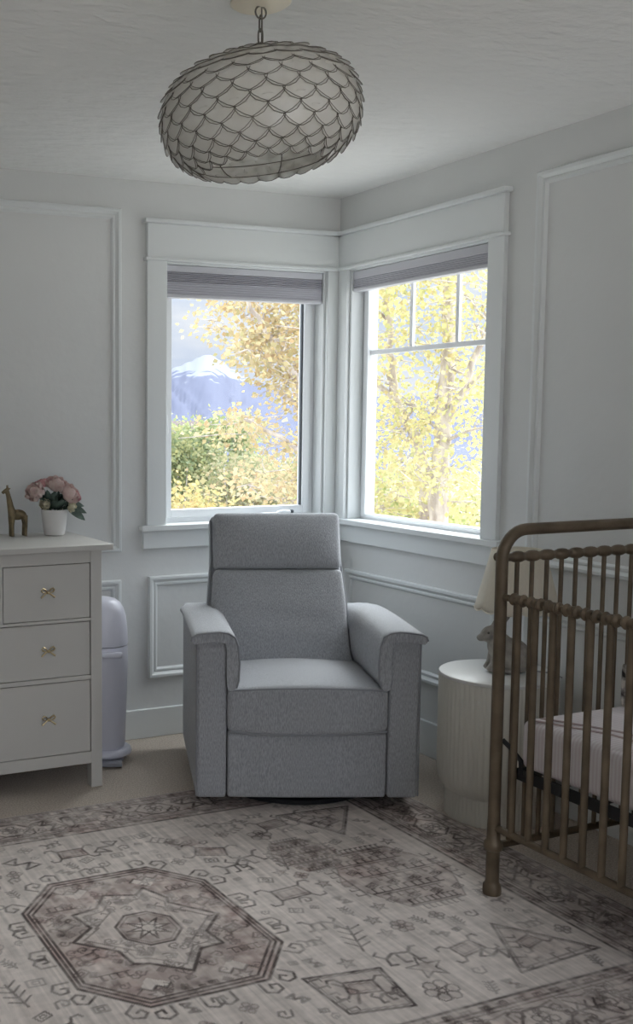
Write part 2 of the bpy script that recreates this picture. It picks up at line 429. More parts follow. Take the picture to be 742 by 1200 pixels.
def seg(p, q, w=.006, s=.8, arr=None):
    arr = ink if arr is None else arr
    (x0, y0), (x1, y1) = p, q; pad = w*1.5+.004
    i0 = max(0, int((min(x0, x1)-pad-RX0)/STEP)); i1 = min(nx, int((max(x0, x1)+pad-RX0)/STEP)+2)
    j0 = max(0, int((min(y0, y1)-pad-RY0)/STEP)); j1 = min(ny, int((max(y0, y1)+pad-RY0)/STEP)+2)
    if i1 <= i0 or j1 <= j0: return
    X = GXX[j0:j1, i0:i1]; Y = GYY[j0:j1, i0:i1]
    dx, dy = x1-x0, y1-y0; l2 = dx*dx+dy*dy+1e-12
    t = np.clip(((X-x0)*dx+(Y-y0)*dy)/l2, 0, 1)
    d = np.hypot(X-x0-t*dx, Y-y0-t*dy)
    v = s*np.clip(1-(d-w*.35)/(w*.55), 0, 1)
    arr[j0:j1, i0:i1] = np.maximum(arr[j0:j1, i0:i1], v)
def poly(pts, w=.006, s=.8, close=True):
    n = len(pts)
    for i in range(n if close else n-1): seg(pts[i], pts[(i+1) % n], w, s)
def fill(pts, val, arr):
    P = np.array(pts); x0, y0 = P.min(0); x1, y1 = P.max(0)
    i0 = max(0, int((x0-RX0)/STEP)); i1 = min(nx, int((x1-RX0)/STEP)+2); j0 = max(0, int((y0-RY0)/STEP)); j1 = min(ny, int((y1-RY0)/STEP)+2)
    if i1 <= i0 or j1 <= j0: return
    X = GXX[j0:j1, i0:i1]; Y = GYY[j0:j1, i0:i1]; ins = np.zeros(X.shape, bool)
    n = len(P)
    for k in range(n):
        (ax, ay), (bx, by) = P[k], P[(k+1) % n]
        c = ((ay > Y) != (by > Y)); xi = (bx-ax)*(Y-ay)/(by-ay+1e-12)+ax
        ins ^= c & (X < xi)
    arr[j0:j1, i0:i1][ins] = val
def tr(pts, c, a=0, s=1, fx=1):
    ca, sa = math.cos(a), math.sin(a)
    return [(c[0]+s*(fx*x*ca-y*sa), c[1]+s*(fx*x*sa+y*ca)) for x, y in pts]
def scale_poly(pts, c, k): return [(c[0]+(x-c[0])*k, c[1]+(y-c[1])*k) for x, y in pts]
# motifs (unit about 0.1 m)
HOOK = [(0, 0), (0, .034), (.022, .044), (.042, .032), (.040, .012), (.022, .008), (.020, .022)]
def hook(c, a, s=1, w=.006, st=.75, fx=1): poly(tr(HOOK, c, a, s, fx), w, st, False)
def rosette(c, r, n=6, st=.6):
    for k in range(n):
        a = 2*PI*k/n; cc = (c[0]+r*.62*math.cos(a), c[1]+r*.62*math.sin(a))
        poly([(cc[0]+r*.36*math.cos(a+b), cc[1]+r*.36*math.sin(a+b)) for b in np.linspace(-PI, PI, 9)[:-1]], .004, st)
    fill([(c[0]+r*.9*math.cos(b), c[1]+r*.9*math.sin(b)) for b in np.linspace(0, 2*PI, 12)], .45, tint)
    poly([(c[0]+r*.2*math.cos(b), c[1]+r*.2*math.sin(b)) for b in np.linspace(0, 2*PI, 7)[:-1]], .004, st)
def animal(c, a, s=1, fx=1, st=.7):
    poly(tr([(-.05, .0), (-.02, .022), (.03, .018), (.05, .045), (.065, .045)], c, a, s, fx), .008, st, False)
    poly(tr([(-.05, .0), (-.055, -.035), (-.035, -.035)], c, a, s, fx), .007, st, False)
    poly(tr([(-.01, .012), (-.005, -.03), (.012, -.03)], c, a, s, fx), .007, st, False)
    poly(tr([(.03, .018), (.04, -.025), (.058, -.025)], c, a, s, fx), .007, st, False)
    poly(tr([(-.05, 0), (-.075, .025), (-.06, .04)], c, a, s, fx), .006, st, False)
def hornbox(c, a, s=1, st=.7):
    q = tr([(-.05, -.03), (.05, -.03), (.045, .03), (-.045, .03)], c, a, s); fill(q, .8, tint); poly(q, .006, st)
    poly(tr([(-.036, -.018), (.036, -.018), (.032, .018), (-.032, .018)], c, a, s), .004, st*.5)
    for sx in (-1, 1):
        for sy in (-1, 1):
            poly(tr([(sx*.048, sy*.03), (sx*.062, sy*.05), (sx*.085, sy*.048), (sx*.088, sy*.034)], c, a, s), .006, st, False)
def zshape(c, a, s=1, fx=1, st=.75):
    poly(tr([(-.05, .03), (.0, .045), (-.022, .0), (.03, .0), (.0, -.045), (.055, -.03)], c, a, s, fx), .008, st, False)
    poly(tr([(-.05, .03), (-.022, .0)], c, a, s, fx), .006, st, False); poly(tr([(.03, 0), (.055, -.03)], c, a, s, fx), .006, st, False)
    fill(tr([(-.022, 0), (.03, 0), (.01, -.02), (-.012, .02)], c, a, s, fx), .6, tint)
def comb(p, q, n, l, side=1, w=.006, st=.7):
    p = Vector(p); q = Vector(q); d = (q-p).normalized(); nrm = Vector((-d.y, d.x))*side
    seg(p, q, w, st)
    for k in range(n):
        b = p+(q-p)*((k+.5)/n); seg(b, b+nrm*l, w*.9, st); e = b+nrm*l; seg(e, e+d*l*.35, w*.8, st)
def box_motif(c, a, s=1, st=.6):
    poly(tr([(-.022, -.015), (.022, -.015), (.022, .015), (-.022, .015)], c, a, s), .005, st)
    poly(tr([(-.009, -.006), (.009, -.006), (.009, .006), (-.009, .006)], c, a, s), .004, st)
def tree_motif(c, a, s=1, st=.7):
    poly(tr([(0, -.06), (0, .06)], c, a, s), .006, st, False)
    for k in (-.04, -.012, .016, .044):
        poly(tr([(-.03, k+.022), (0, k), (.03, k+.022)], c, a, s), .005, st, False)
def star_motif(c, r, st=.6):
    poly([(c[0]+(r if k % 2 == 0 else r*.42)*math.cos(PI*k/5+.3), c[1]+(r if k % 2 == 0 else r*.42)*math.sin(PI*k/5+.3)) for k in range(10)], .005, st)
    fill([(c[0]+r*.5*math.cos(b), c[1]+r*.5*math.sin(b)) for b in np.linspace(0, 2*PI, 8)], .5, tint)

CX, CY = -1.75, -1.655
def central(c, k=1, strong=1):
    X = lambda pts: [(c[0]+x*k, c[1]+y*k) for x, y in pts]
    octo = X([(-.30, .215), (-.165, .37), (.165, .37), (.29, .215), (.30, -.215), (.165, -.37), (-.165, -.37), (-.30, -.225)])
    fill(octo, 1.0, tint)
    for j, (sc, wd) in enumerate(((1, .0075), (.955, .006), (.915, .006))): poly(scale_poly(octo, c, sc), wd, .85*strong)
    n = len(octo)
    for i in range(n):                                   # hooks running round the outside
        p, q = Vector(octo[i]), Vector(octo[(i+1) % n]); L = (q-p).length; m = max(2, int(L/(.075*k)))
        a = math.atan2(q.y-p.y, q.x-p.x)
        for t in range(m):
            b = p+(q-p)*((t+.45)/m); out = Vector((-(q-p).y, (q-p).x)).normalized()
            if (b+out*.05-Vector(c)).length < (b-Vector(c)).length: out = -out
            hook(tuple(b+out*.012*k), math.atan2(out.y, out.x)-PI/2, 1.15*k, .0065, .7*strong, 1 if t % 2 else -1)
    star = X([(-.225, 0), (-.15, .06), (-.17, .15), (-.09, .165), (-.04, .235), (.05, .20), (.09, .235), (.13, .15), (.12, .12), (.22, 0), (.14, -.08), (.15, -.155), (.08, -.16), (.01, -.255), (-.08, -.18), (-.12, -.165), (-.13, -.09)])
    fill(star, .30, tint); poly(star, .0085, .9*strong); poly(scale_poly(star, c, .86), .005, .55*strong)
    cen = [(c[0]+.092*k*math.cos(PI/8+PI*t/4), c[1]+.10*k*math.sin(PI/8+PI*t/4)) for t in range(8)]
    fill(cen, .9, tint); poly(cen, .006, .8*strong); poly(scale_poly(cen, c, .86), .004, .4*strong)
    for t in range(8):
        a = PI*t/4
        poly([(c[0]+.02*k*math.cos(a-.6), c[1]+.02*k*math.sin(a-.6)), (c[0]+.065*k*math.cos(a), c[1]+.065*k*math.sin(a)), (c[0]+.02*k*math.cos(a+.6), c[1]+.02*k*math.sin(a+.6))], .005, .75*strong, False)
    fill([(c[0]+.04*k*math.cos(a), c[1]+.04*k*math.sin(a)) for a in np.linspace(0, 2*PI, 10)], .0, tint)
    rr = random.Random(3)
    for sx in (-1, 1):
        for sy in (-1, 1):
            p = (c[0]+sx*.19*k, c[1]+sy*.19*k)
            comb((p[0]-.045*k, p[1]), (p[0]+.045*k, p[1]), 4, .026*k, sy, .005, .65*strong)
            hornbox((c[0]+sx*.215*k, c[1]+sy*.09*k), rr.random(), .5*k, .6*strong)
            zz = [(c[0]+sx*(.07+.02*t)*k, c[1]+sy*(.285+(.02 if t % 2 else 0))*k) for t in range(6)]
            poly(zz, .006, .7*strong, False); fill(zz+[(c[0]+sx*.12*k, c[1]+sy*.24*k)], .0, tint)
            comb((c[0]+sx*.06*k, c[1]+sy*.13*k), (c[0]+sx*.14*k, c[1]+sy*.05*k), 3, .02*k, sx*sy, .005, .6*strong)
            star_motif((c[0]+sx*.12*k, c[1]+sy*.325*k), .028*k, .5*strong)
            box_motif((c[0]+sx*.265*k, c[1]+sy*.16*k), .6*sx*sy, .9*k, .55*strong)
    for t in range(150):
        a = rr.random()*2*PI; r = (.11+.2*rr.random())*k
        box_motif((c[0]+r*math.cos(a)*.92, c[1]+r*math.sin(a)*1.15), rr.random()*3, .5*k, .45*strong) if t % 2 else hook((c[0]+r*math.cos(a)*.92, c[1]+r*math.sin(a)*1.15), rr.random()*6, .6*k, .0045, .5*strong)
central((CX, CY))
def comb_medallion(c, k=1, st=.75):
    """weathered side medallion: stacked comb bars and diamonds"""
    q = [(c[0]+x*k, c[1]+y*k) for x, y in ((-.2, 0), (-.1, .2), (.1, .2), (.2, 0), (.1, -.2), (-.1, -.2))]
    fill(q, .75, tint); poly(q, .005, st*.5)
    for (x, y, l) in ((0, .19, .09), (-.03, .11, .13), (.03, .02, .15), (-.02, -.09, .13), (0, -.19, .09)):
        comb((c[0]+(x-l)*k, c[1]+y*k), (c[0]+(x+l)*k, c[1]+y*k), 9, .03*k, 1, .0055, st)
        comb((c[0]+(x-l*.8)*k, c[1]+(y-.012)*k), (c[0]+(x+l*.8)*k, c[1]+(y-.012)*k), 7, .024*k, -1, .005, st*.8)
    for y in (.15, .06, -.04, -.14):
        for x in (-.12, -.04, .04, .12): box_motif((c[0]+x*k, c[1]+y*k), .4, .75*k, st*.8)
    for x in (-.17, .17):
        comb((c[0]+x*k, c[1]-.1*k), (c[0]+x*k, c[1]+.1*k), 6, .03*k, -1 if x > 0 else 1, .006, st)
for sx in (-1, 1):
    comb_medallion((CX+sx*.86, CY+.02), 1)
    comb_medallion((CX+sx*.68, CY+.26), .6, .55)
    # triangles with comb edges in the field corners
    for sy in (-1, 1):
        c = (CX+sx*.92, CY+sy*.47)
        tri = [(c[0]-sx*.14, c[1]+sy*.12), (c[0]+sx*.15, c[1]+sy*.10), (c[0]-sx*.02, c[1]-sy*.12)]
        fill(tri, .5, tint); poly(tri, .007, .75); poly(scale_poly(tri, c, .86), .005, .5)
        comb(tri[0], tri[2], 5, .04, sx*sy, .006, .7); comb(tri[0], tri[1], 5, .035, -sx*sy, .006, .6); hornbox(c, .3, .7, .55)
        c = (CX+sx*.36, CY+sy*.50)
        q = [(c[0]-.115, c[1]+.10), (c[0]+.10, c[1]+.07), (c[0]+.07, c[1]-.11), (c[0]-.10, c[1]-.08)]
        if sy < 0:
            fill(q, .25, tint); poly(q, .007, .8); poly(scale_poly(q, c, .9), .005, .5); hornbox((c[0], c[1]+.01), -.2, .9, .7); comb(q[0], q[3], 5, .035, 1, .006, .7); animal((c[0]+.04, c[1]-.05), 0, .6)
            poly([(c[0]-.06, c[1]+.05), (c[0]-.02, c[1]+.0), (c[0]-.05, c[1]-.05)], .007, .6, False)
        else:
            hornbox((c[0]+sx*.05, c[1]-.10), -.4, 1.05, .6); fill(tr([(-.05, -.04), (.05, -.04), (.05, .04), (-.05, .04)], (c[0], c[1]), .2), .9, tint)
            for t in range(5): hook((c[0]-.06+.03*t, c[1]+.01*(t % 2)), t, .7, .006, .6)
zshape((-1.945, -1.11), .1); hornbox((-1.765, -1.095), 0, .95, .75); zshape((-1.64, -1.085), 0, .95, -1); comb((-1.50, -1.10), (-1.42, -1.16), 4, .04, 1, .006, .6)
hornbox((-1.265, -1.62), .08, 1.1, .75); animal((-1.255, -1.36), .2, 1.05); animal((-1.33, -1.40), .1, .9, -1); tree_motif((-1.16, -1.42), -.35, .95)
tree_motif((-1.255, -1.93), -.3, 1.15, .7); animal((-1.20, -2.06), -.1, .95); animal((-1.30, -1.83), 0, .8, -1, .6)
star_motif((-1.175, -2.13), .055, .7); rosette((-1.215, -2.235), .05, 6, .75); rosette((-1.09, -1.92), .035); hornbox((-1.01, -2.09), .2, .9, .6); zshape((-.96, -2.14), .5, .8)
rosette((-1.12, -1.2), .045, 5); hornbox((-1.03, -1.13), .15, 1.0, .6); animal((-.93, -1.09), 0, .9); star_motif((-.85, -1.16), .045)
rosette((-2.2, -1.60), .045); tree_motif((-2.20, -1.85), .2, 1.0); animal((-2.18, -1.33), .2, 1, -1); hornbox((-2.15, -2.05), .3, .9); hornbox((-2.27, -1.46), .5, .9)
rr = random.Random(5)
placed = []
for t in range(2600):
    p = (rr.uniform(RX0+.28, RX1-.28), rr.uniform(RY0+.28, RY1-.28))
    i, j = int((p[0]-RX0)/STEP), int((p[1]-RY0)/STEP)
    wnd = ink[max(0, j-6):j+7, max(0, i-6):i+7]
    if wnd.max() > .2: continue
    k = rr.randrange(7); a = rr.uniform(-.5, .5); st = rr.uniform(.4, .65)
    if t > 1300: box_motif(p, a, .5, st*.8) if k < 3 else hook(p, a*6, .5, .0048, st*.8)
    elif k == 0: box_motif(p, a, rr.uniform(.8, 1.1), st)
    elif k == 1: rosette(p, .026, 4, st)
    elif k == 2: hook(p, a+rr.choice((0, PI)), .8, .0055, st)
    elif k == 3: star_motif(p, .025, st)
    elif k == 4: animal(p, a, .5, rr.choice((-1, 1)), st)
    elif k == 5: zshape(p, a, .45, 1, st)
    else: tree_motif(p, a, .45, st)
# border band with guard stripes
BW = .25
dist_edge = np.minimum(np.minimum(GXX-RX0, RX1-GXX), np.minimum(GYY-RY0, RY1-GYY))
band = (dist_edge > .012) & (dist_edge < BW-.012)
tint[band] = np.maximum(tint[band], .72)
for d, w, s in ((.012, .006, .6), (.045, .006, .6), (.058, .004, .5), (BW-.052, .005, .55), (BW-.038, .006, .6), (BW-.008, .008, .75)):
    poly([(RX0+d, RY0+d), (RX1-d, RY0+d), (RX1-d, RY1-d), (RX0+d, RY1-d)], w, s)
def along_border(fn, step, off):
    for (p, q, a) in (((RX0, RY1), (RX1, RY1), 0), ((RX1, RY0), (RX0, RY0), PI), ((RX1, RY1), (RX1, RY0), -PI/2), ((RX0, RY0), (RX0, RY1), PI/2)):
        L = math.dist(p, q); n = int((L-2*off)/step)
        for k in range(n+1):
            t = (off+(L-2*off)*k/n)/L; b = (p[0]+(q[0]-p[0])*t, p[1]+(q[1]-p[1])*t)
            nx_, ny_ = math.sin(a), -math.cos(a)
            fn((b[0]+nx_*.125, b[1]+ny_*.125), a, k)
def bmot(c, a, k):
    j = k % 4
    if j == 0: poly(tr([(-.075, 0), (-.03, .05), (.03, .05), (.075, 0), (.03, -.05), (-.03, -.05)], c, a), .006, .7); rosette(c, .036, 5, .6); fill(tr([(-.06, 0), (-.03, .04), (.03, .04), (.06, 0), (.03, -.04), (-.03, -.04)], c, a), .3, tint)
    elif j == 1: zshape(c, a, 1.0); hook(tr([(.06, .01)], c, a)[0], a, .9); hook(tr([(-.06, -.02)], c, a)[0], a+PI, .9)
    elif j == 2: hornbox(c, a, .85); poly(tr([(-.10, .04), (-.06, -.05)], c, a), .006, .6, False)
    else: tree_motif(c, a+PI/2, 1.0, .65); poly(tr([(-.05, .05), (.04, -.05)], c, a), .006, .6, False); hook(tr([(.03, .03)], c, a)[0], a, .8)
    poly(tr([(-.07, -.062), (-.02, -.05), (.05, -.066)], c, a), .005, .55, False); poly(tr([(-.06, .064), (.01, .052), (.06, .066)], c, a), .005, .55, False)
along_border(bmot, .13, .12)
along_border(lambda c, a, k: box_motif(tr([(0, .096)], c, a)[0], a, .55, .45) or box_motif(tr([(0, -.093)], c, a)[0], a, .55, .45), .055, .05)
# wear: streaks along the weave and worn patches
for t in range(700):                                    # small filler marks worn into the border
    e_ = rr.choice((0, 1, 2, 3)); d_ = rr.uniform(.05, BW-.04); u_ = rr.random()
    p = ((RX0+(RX1-RX0)*u_, RY1-d_) if e_ == 0 else (RX0+(RX1-RX0)*u_, RY0+d_) if e_ == 1 else (RX0+d_, RY0+(RY1-RY0)*u_) if e_ == 2 else (RX1-d_, RY0+(RY1-RY0)*u_))
    (hook(p, rr.uniform(0, 6), rr.uniform(.4, .8), .005, .6) if t % 3 else box_motif(p, rr.uniform(0, 3), .55, .5))
n6 = vnoise(.007, .22, 8, 2); n7 = vnoise(.03, .03, 12, 3)
n1 = vnoise(.35, .30, 1); n2 = vnoise(.05, .05, 2); n3 = vnoise(.10, .012, 3, 2); n4 = vnoise(.012, .10, 4, 2); n5 = vnoise(.02, .02, 6, 2)
ink2 = np.clip(ink*(.42+1.5*np.clip(n2*.55+n5*.6+n1*.35-.40, 0, 1))+.42*np.clip(n7-.56, 0, 1)*3*(.35+tint), 0, 1)
tint2 = np.clip(tint*(.15+1.5*np.clip(n2*.8+n7*.7+n1*.4-.55, 0, 1))+.25*np.clip(n1-.52, 0, 1)*3*n5, 0, 1)
base = np.array(srgb(196, 187, 181)[:3]); mauve = np.array(srgb(152, 137, 132)[:3]); pinkc = np.array(srgb(166, 138, 132)[:3]); dark = np.array(srgb(74, 66, 64)[:3])
pk = np.clip(vnoise(.14, .14, 9)*3-1.35, 0, 1)[..., None]
cl = base[None, None]*(.80+.16*n3[..., None]+.20*n4[..., None]+.34*n6[..., None])
tc_ = mauve*(1-pk)+pinkc*pk
t3 = (tint2*.75)[..., None]; cl = cl*(1-t3)+tc_*t3
i3 = (ink2*.92)[..., None]; cl = cl*(1-i3)+dark*i3
cl = np.clip(cl*(.84+.20*n5[..., None]+.14*n6[..., None]), 0, 1)
RT = .008
vz = np.full((ny, nx), RT); edge = dist_edge < .004; vz[edge] = .0045
verts = np.stack([GXX, GYY, vz], -1).reshape(-1, 3)
idx = np.arange(nx*ny).reshape(ny, nx)
quads = np.stack([idx[:-1, :-1], idx[:-1, 1:], idx[1:, 1:], idx[1:, :-1]], -1).reshape(-1, 4)
ringi = np.concatenate([idx[0, :], idx[1:, -1], idx[-1, -2::-1], idx[-2:0:-1, 0]])
low = verts[ringi].copy(); low[:, 2] = .0005
nr = len(ringi); b0 = len(verts); verts = np.concatenate([verts, low])
k = np.arange(nr); k2 = (k+1) % nr
skirt = np.stack([ringi[k], b0+k, b0+k2, ringi[k2]], -1)
quads = np.concatenate([quads, skirt])
me = bpy.data.meshes.new('area_rug')
me.vertices.add(len(verts)); me.vertices.foreach_set('co', verts.astype(np.float32).ravel())
me.loops.add(quads.size); me.loops.foreach_set('vertex_index', quads.astype(np.int32).ravel())
me.polygons.add(len(quads)); me.polygons.foreach_set('loop_start', np.arange(0, quads.size, 4, dtype=np.int32))
me.update(calc_edges=True); me.validate()
ca = me.color_attributes.new('weave', 'FLOAT_COLOR', 'POINT')
cc = np.concatenate([cl.reshape(-1, 3), np.tile(base*.8, (nr, 1))]); cc = np.concatenate([cc, np.ones((len(cc), 1))], 1)
ca.data.foreach_set('color', cc.astype(np.float32).ravel())
M['rug'] = attr_mat('rug_pile', 'weave', .95, 0, .05, .35, 400)
me.materials.append(M['rug'])
rug = bpy.data.objects.new('area_rug', me); col.objects.link(rug)
tag(rug, 'faded beige and mauve oriental patterned rug covering the carpet', 'rug')

# ------------------------------------------------------------------ recliner
chair = thing('recliner_chair', 'grey upholstered swivel recliner in the corner between the windows', 'armchair', (-.849, -1.071, RT), math.radians(-23.2))
mb = MB(); mb.lathe([(.0, 0), (.31, 0), (.325, .008), (.325, .022), (.30, .032), (.0, .032)], 48, (0, .37, .0005), cap=False); mb.lathe([(.15, .03), (.15, .062)], 32, (0, .37, 0))
mb.build('swivel_base', M['black'], chair)
ZB = .048
# body: sides, seat box
for s in (-1, 1):
    mb = MB()
    def shape(p, s=s):
        return (p.x, p.y, p.z)
    mb.rbox((s*.345, .385, (ZB+.632)/2), (.055, .385, (.632-ZB)/2), .014, 6, shape)
    arm = mb.build('arm', M['fabric'], chair, weld=True)
    # pad: an upside down J wrapped over the arm, rolled lip outside, long flap inside
    prof = [(.398, .624), (.412, .622), (.420, .632), (.416, .645), (.400, .655), (.36, .661), (.32, .664), (.288, .660), (.264, .645), (.252, .612), (.247, .55), (.250, .49), (.258, .462), (.272, .452), (.288, .458), (.292, .50), (.292, .60), (.300, .628), (.34, .634)]
    ys = [-.016, -.010, .0, .03] + [.03+.05*k for k in range(1, 13)] + [.652, .662, .666]
    vs = []; fs = []
    n = len(prof)
    cxp = sum(p[0] for p in prof)/n; czp = sum(p[1] for p in prof)/n
    for i, y in enumerate(ys):
        sh = {0: .88, 1: .96}.get(i, 1); e = len(ys)-1-i
        sh = min(sh, {0: .86, 1: .95}.get(e, 1))
        dz = -.012*max(0, (y-.35)/.3)**2
        for (x, z_) in prof:
            # shrink the thickness only near the two ends
            xx, zz = x, z_
            if sh < 1: xx = x+(.33-x)*(1-sh)*.25; zz = z_-(1-sh)*.06
            vs.append((s*xx, y, zz+dz))
    for i in range(len(ys)-1):
        for k_ in range(n): fs.append((i*n+k_, i*n+(k_+1) % n, (i+1)*n+(k_+1) % n, (i+1)*n+k_))
    for base_i in (0, (len(ys)-1)*n):
        m0 = len(vs)
        # cap as a strip between the outer run and the inner run
        outer = list(range(0, 14)); inner = [0, 18, 17, 16, 15, 14]
        fs.append(tuple(base_i+q for q in [0, 1, 2, 3, 4, 5, 18])); fs.append(tuple(base_i+q for q in [5, 6, 7, 8, 17, 18])); fs.append(tuple(base_i+q for q in [8, 9, 10, 16, 17])); fs.append(tuple(base_i+q for q in [10, 11, 12, 13, 14, 15, 16])); fs.append(tuple(base_i+q for q in [0, 18, 5, 4, 3, 2, 1])[:0] or tuple(base_i+q for q in [0, 5, 18])) if False else None
    MB().add(vs, fs).build('arm_pad', M['fabric'], arm, angle=60)
    pp = [(s*x, -.0165, z_-.004) for (x, z_) in prof[2:13]]
    MB().tube(pp, .0035, 6).build('piping', M['piping'], arm)
    MB().tube([(s*.399, -.001, .62), (s*.3995, -.001, ZB+.01)], .003, 6).build('front_seam', M['piping'], arm)
# footrest panel
MB().rbox((0, .03, (ZB+.288)/2+.001), (.286, .03, (.286-ZB)/2), .012, 8, lambda p: (p.x, p.y-.006*(1-(p.x/.286)**2) if p.y < 0 else p.y, p.z)).build('footrest', M['fabric'], chair, weld=True)
# seat box under the cushion, out of sight behind the footrest
MB().box(-.288, .288, .06, .62, ZB+.02, .30).build('seat_box', M['fabric'], chair)
def puff(p):
    u = p.x/.287; v = (p.y)/.24
    z_ = p.z
    if p.z > 0:
        z_ = p.z+.030*max(0, 1-u*u)*(1-max(-1, min(1, v))**2*.5)
    y_ = p.y-.012*(1-u*u) if p.y < -.1 else p.y
    if p.z < 0 and p.y < -.1: z_ = p.z-.012*max(0, 1-u*u)
    return (p.x, y_, z_)
seat = MB().rbox((0, .222, .372), (.2885, .234, .078), .022, 14, puff).build('seat_cushion', M['fabric'], chair, weld=True)
pts = [(x, -.012-.012*(1-(x/.287)**2)+.004, .446+.012*max(0, 1-(x/.287)**2)) for x in np.linspace(-.283, .283, 21)]
MB().tube(pts, .0042, 6).build('piping', M['piping'], seat)
pts = [(x, -.012-.012*(1-(x/.287)**2)+.006, .296-.010*max(0, 1-(x/.287)**2)) for x in np.linspace(-.283, .283, 21)]
MB().tube(pts, .0042, 6).build('piping', M['piping'], seat)
# reclining back
BX = -.031
LEAN = math.radians(17)
BM = Matrix.Translation((BX, .405, .38)) @ Matrix.Rotation(-LEAN, 4, 'X')
def wid(v): return .264+.022*max(0, 1-v/.22)+.022*max(0, min(1, (v-.05)/.35))*0+.0*v + (.018 if v < .30 else .018*max(0, 1-(v-.30)/.2)) - .006
def backfn(p):
    v = p.z+.34; k_ = wid(v)/.255
    return (p.x*k_, p.y, p.z)
back = MB().rbox((0, .118, .34), (.262, .058, .345), .022, 10, backfn).xf(BM).build('backrest', M['fabric'], chair, weld=True)
def lumb(p):
    v = p.z+.22+.0; k_ = wid(v)/.255
    u = p.x/.25
    y_ = p.y-(.020*max(0, 1-u**4)*(1-((p.z+.02)/.24)**2) if p.y < 0 else 0)
    # soft horizontal creases of the padding
    if p.y < 0: y_ += .0035*math.sin((p.z)*52+u*1.7)*max(0, 1-abs(p.z+.03)/.16)*max(0, 1-abs(u))
    return (p.x*k_, y_, p.z)
MB().rbox((0, .032, .225), (.250, .042, .2235), .020, 16, lumb).xf(BM).build('back_pad', M['fabric'], back, weld=True)
def headf(p):
    u = p.x/.25
    y_ = p.y-(.024*max(0, 1-u**4)*(1-(p.z/.125)**2) if p.y < 0 else 0)
    return (p.x*(wid(.57)/.255), y_, p.z)
MB().rbox((0, .036, .566), (.254, .046, .1165), .022, 12, headf).xf(BM).build('headrest_pad', M['fabric'], back, weld=True)
for s in (-1, 1):
    pts = [(s*(.262*wid(v)/.255-.001), .058-.0, v) for v in np.linspace(.06, .66, 22)]
    pts += [(s*.235, .06, .684)] if False else []
    MB().tube(pts, .0045, 6).xf(BM).build('piping', M['piping'], back)

# ------------------------------------------------------------------ dresser
DY = -.515
dr = thing('dresser', 'white eight drawer dresser with brass bow pulls against the back wall', 'dresser', (-2.2, -.275, 0))
TD = Matrix.Translation((2.2, .275, 0))
DX0, DX1 = -2.985, -1.418
MB().box(DX0-.042, DX1+.044, DY-.012, -.016, .926, .949).xf(TD).build('top', M['dresser'], dr, bevel=.003)
for (x0, x1) in ((DX0, DX0+.046), (DX1-.046, DX1)):
    for (y0, y1) in ((DY, DY+.046), (-.07, -.024)):
        MB().box(x0, x1, y0, y1, .0, .926).xf(TD).build('leg', M['dresser'], dr, bevel=.002)
mb = MB()
mb.box(DX0+.01, DX0+.03, DY+.046, -.07, .10, .926).box(DX1-.03, DX1-.01, DY+.046, -.07, .10, .926).box(DX0+.046, DX1-.046, -.045, -.03, .10, .926)
xm = (DX0+DX1)/2
for (z0, z1) in ((.880, .926), (.656, .667), (.428, .444), (.097, .143)): mb.box(DX0+.046, DX1-.046, DY+.001, DY+.03, z0, z1)
mb.box(xm-.014, xm+.014, DY+.001, DY+.03, .143, .428).box(xm-.014, xm+.014, DY+.001, DY+.03, .444, .656).box(xm-.014, xm+.014, DY+.001, DY+.03, .667, .880)
sw = (xm-.014-(DX0+.046)-.024)/2
mb.box(DX0+.046+sw, DX0+.07+sw, DY+.001, DY+.03, .667, .880).box(DX1-.07-sw, DX1-.046-sw, DY+.001, DY+.03, .667, .880)
mb.xf(TD).build('body', M['dresser'], dr, bevel=.0012)
MB().box(DX0+.046, DX1-.046, DY+.022, DY+.028, .143, .880).xf(TD).build('gap_shade_sheet', M['gap'], dr, smooth=False)  # dark sheet behind the drawers, standing in for the shade in their gaps
def bow(mb_, c, s=1):
    """a ribbon bow pull: two loops, two tails and a knot"""
    x, y, z_ = c
    for k_ in (-1, 1):
        loop = [(x+k_*s*a, y-.006-s*b*.3, z_+s*h) for a, b, h in ((.002, 0, .0), (.010, .01, .012), (.020, .014, .017), (.026, .012, .011), (.022, .008, .003), (.010, .0, -.001))]
        mb_.tube(loop, [.0022, .0026, .003, .003, .0026, .002], 8)
        mb_.tube([(x+k_*s*.002, y-.006, z_), (x+k_*s*.014, y-.008, z_-s*.008), (x+k_*s*.027, y-.010, z_-s*.018)], [.0022, .0026, .0036], 8)
    mb_.sphere((x, y-.009, z_), (.006, .005, .0055), 10, 8)
    mb_.tube([(x, y-.006, z_), (x, y+.004, z_)], .004, 8)
def drawer(x0, x1, z0, z1, knobs, lab=None):
    g = .0028
    d = MB().box(x0+g, x1-g, DY+.004, DY+.021, z0+g, z1-g).xf(TD).build('drawer', M['dresser'], dr, bevel=.0012)
    for kx in knobs:
        q = MB(); bow(q, (kx, DY+.004, (z0+z1)/2+.002), 1.0); q.xf(TD).build('bow_pull', M['brass'], d)
xa, xb = DX0+.046, xm-.014; xc, xd = xm+.014, DX1-.046
for (p, q) in ((xa, xa+sw), (xa+sw+.024, xb), (xc, xc+sw), (xc+sw+.024, xd)): drawer(p, q, .667, .880, [(p+q)/2])
for (p, q) in ((xa, xb), (xc, xd)):
    for (z0, z1) in ((.444, .656), (.143, .428)): drawer(p, q, z0, z1, [p+sw/2, q-sw/2])

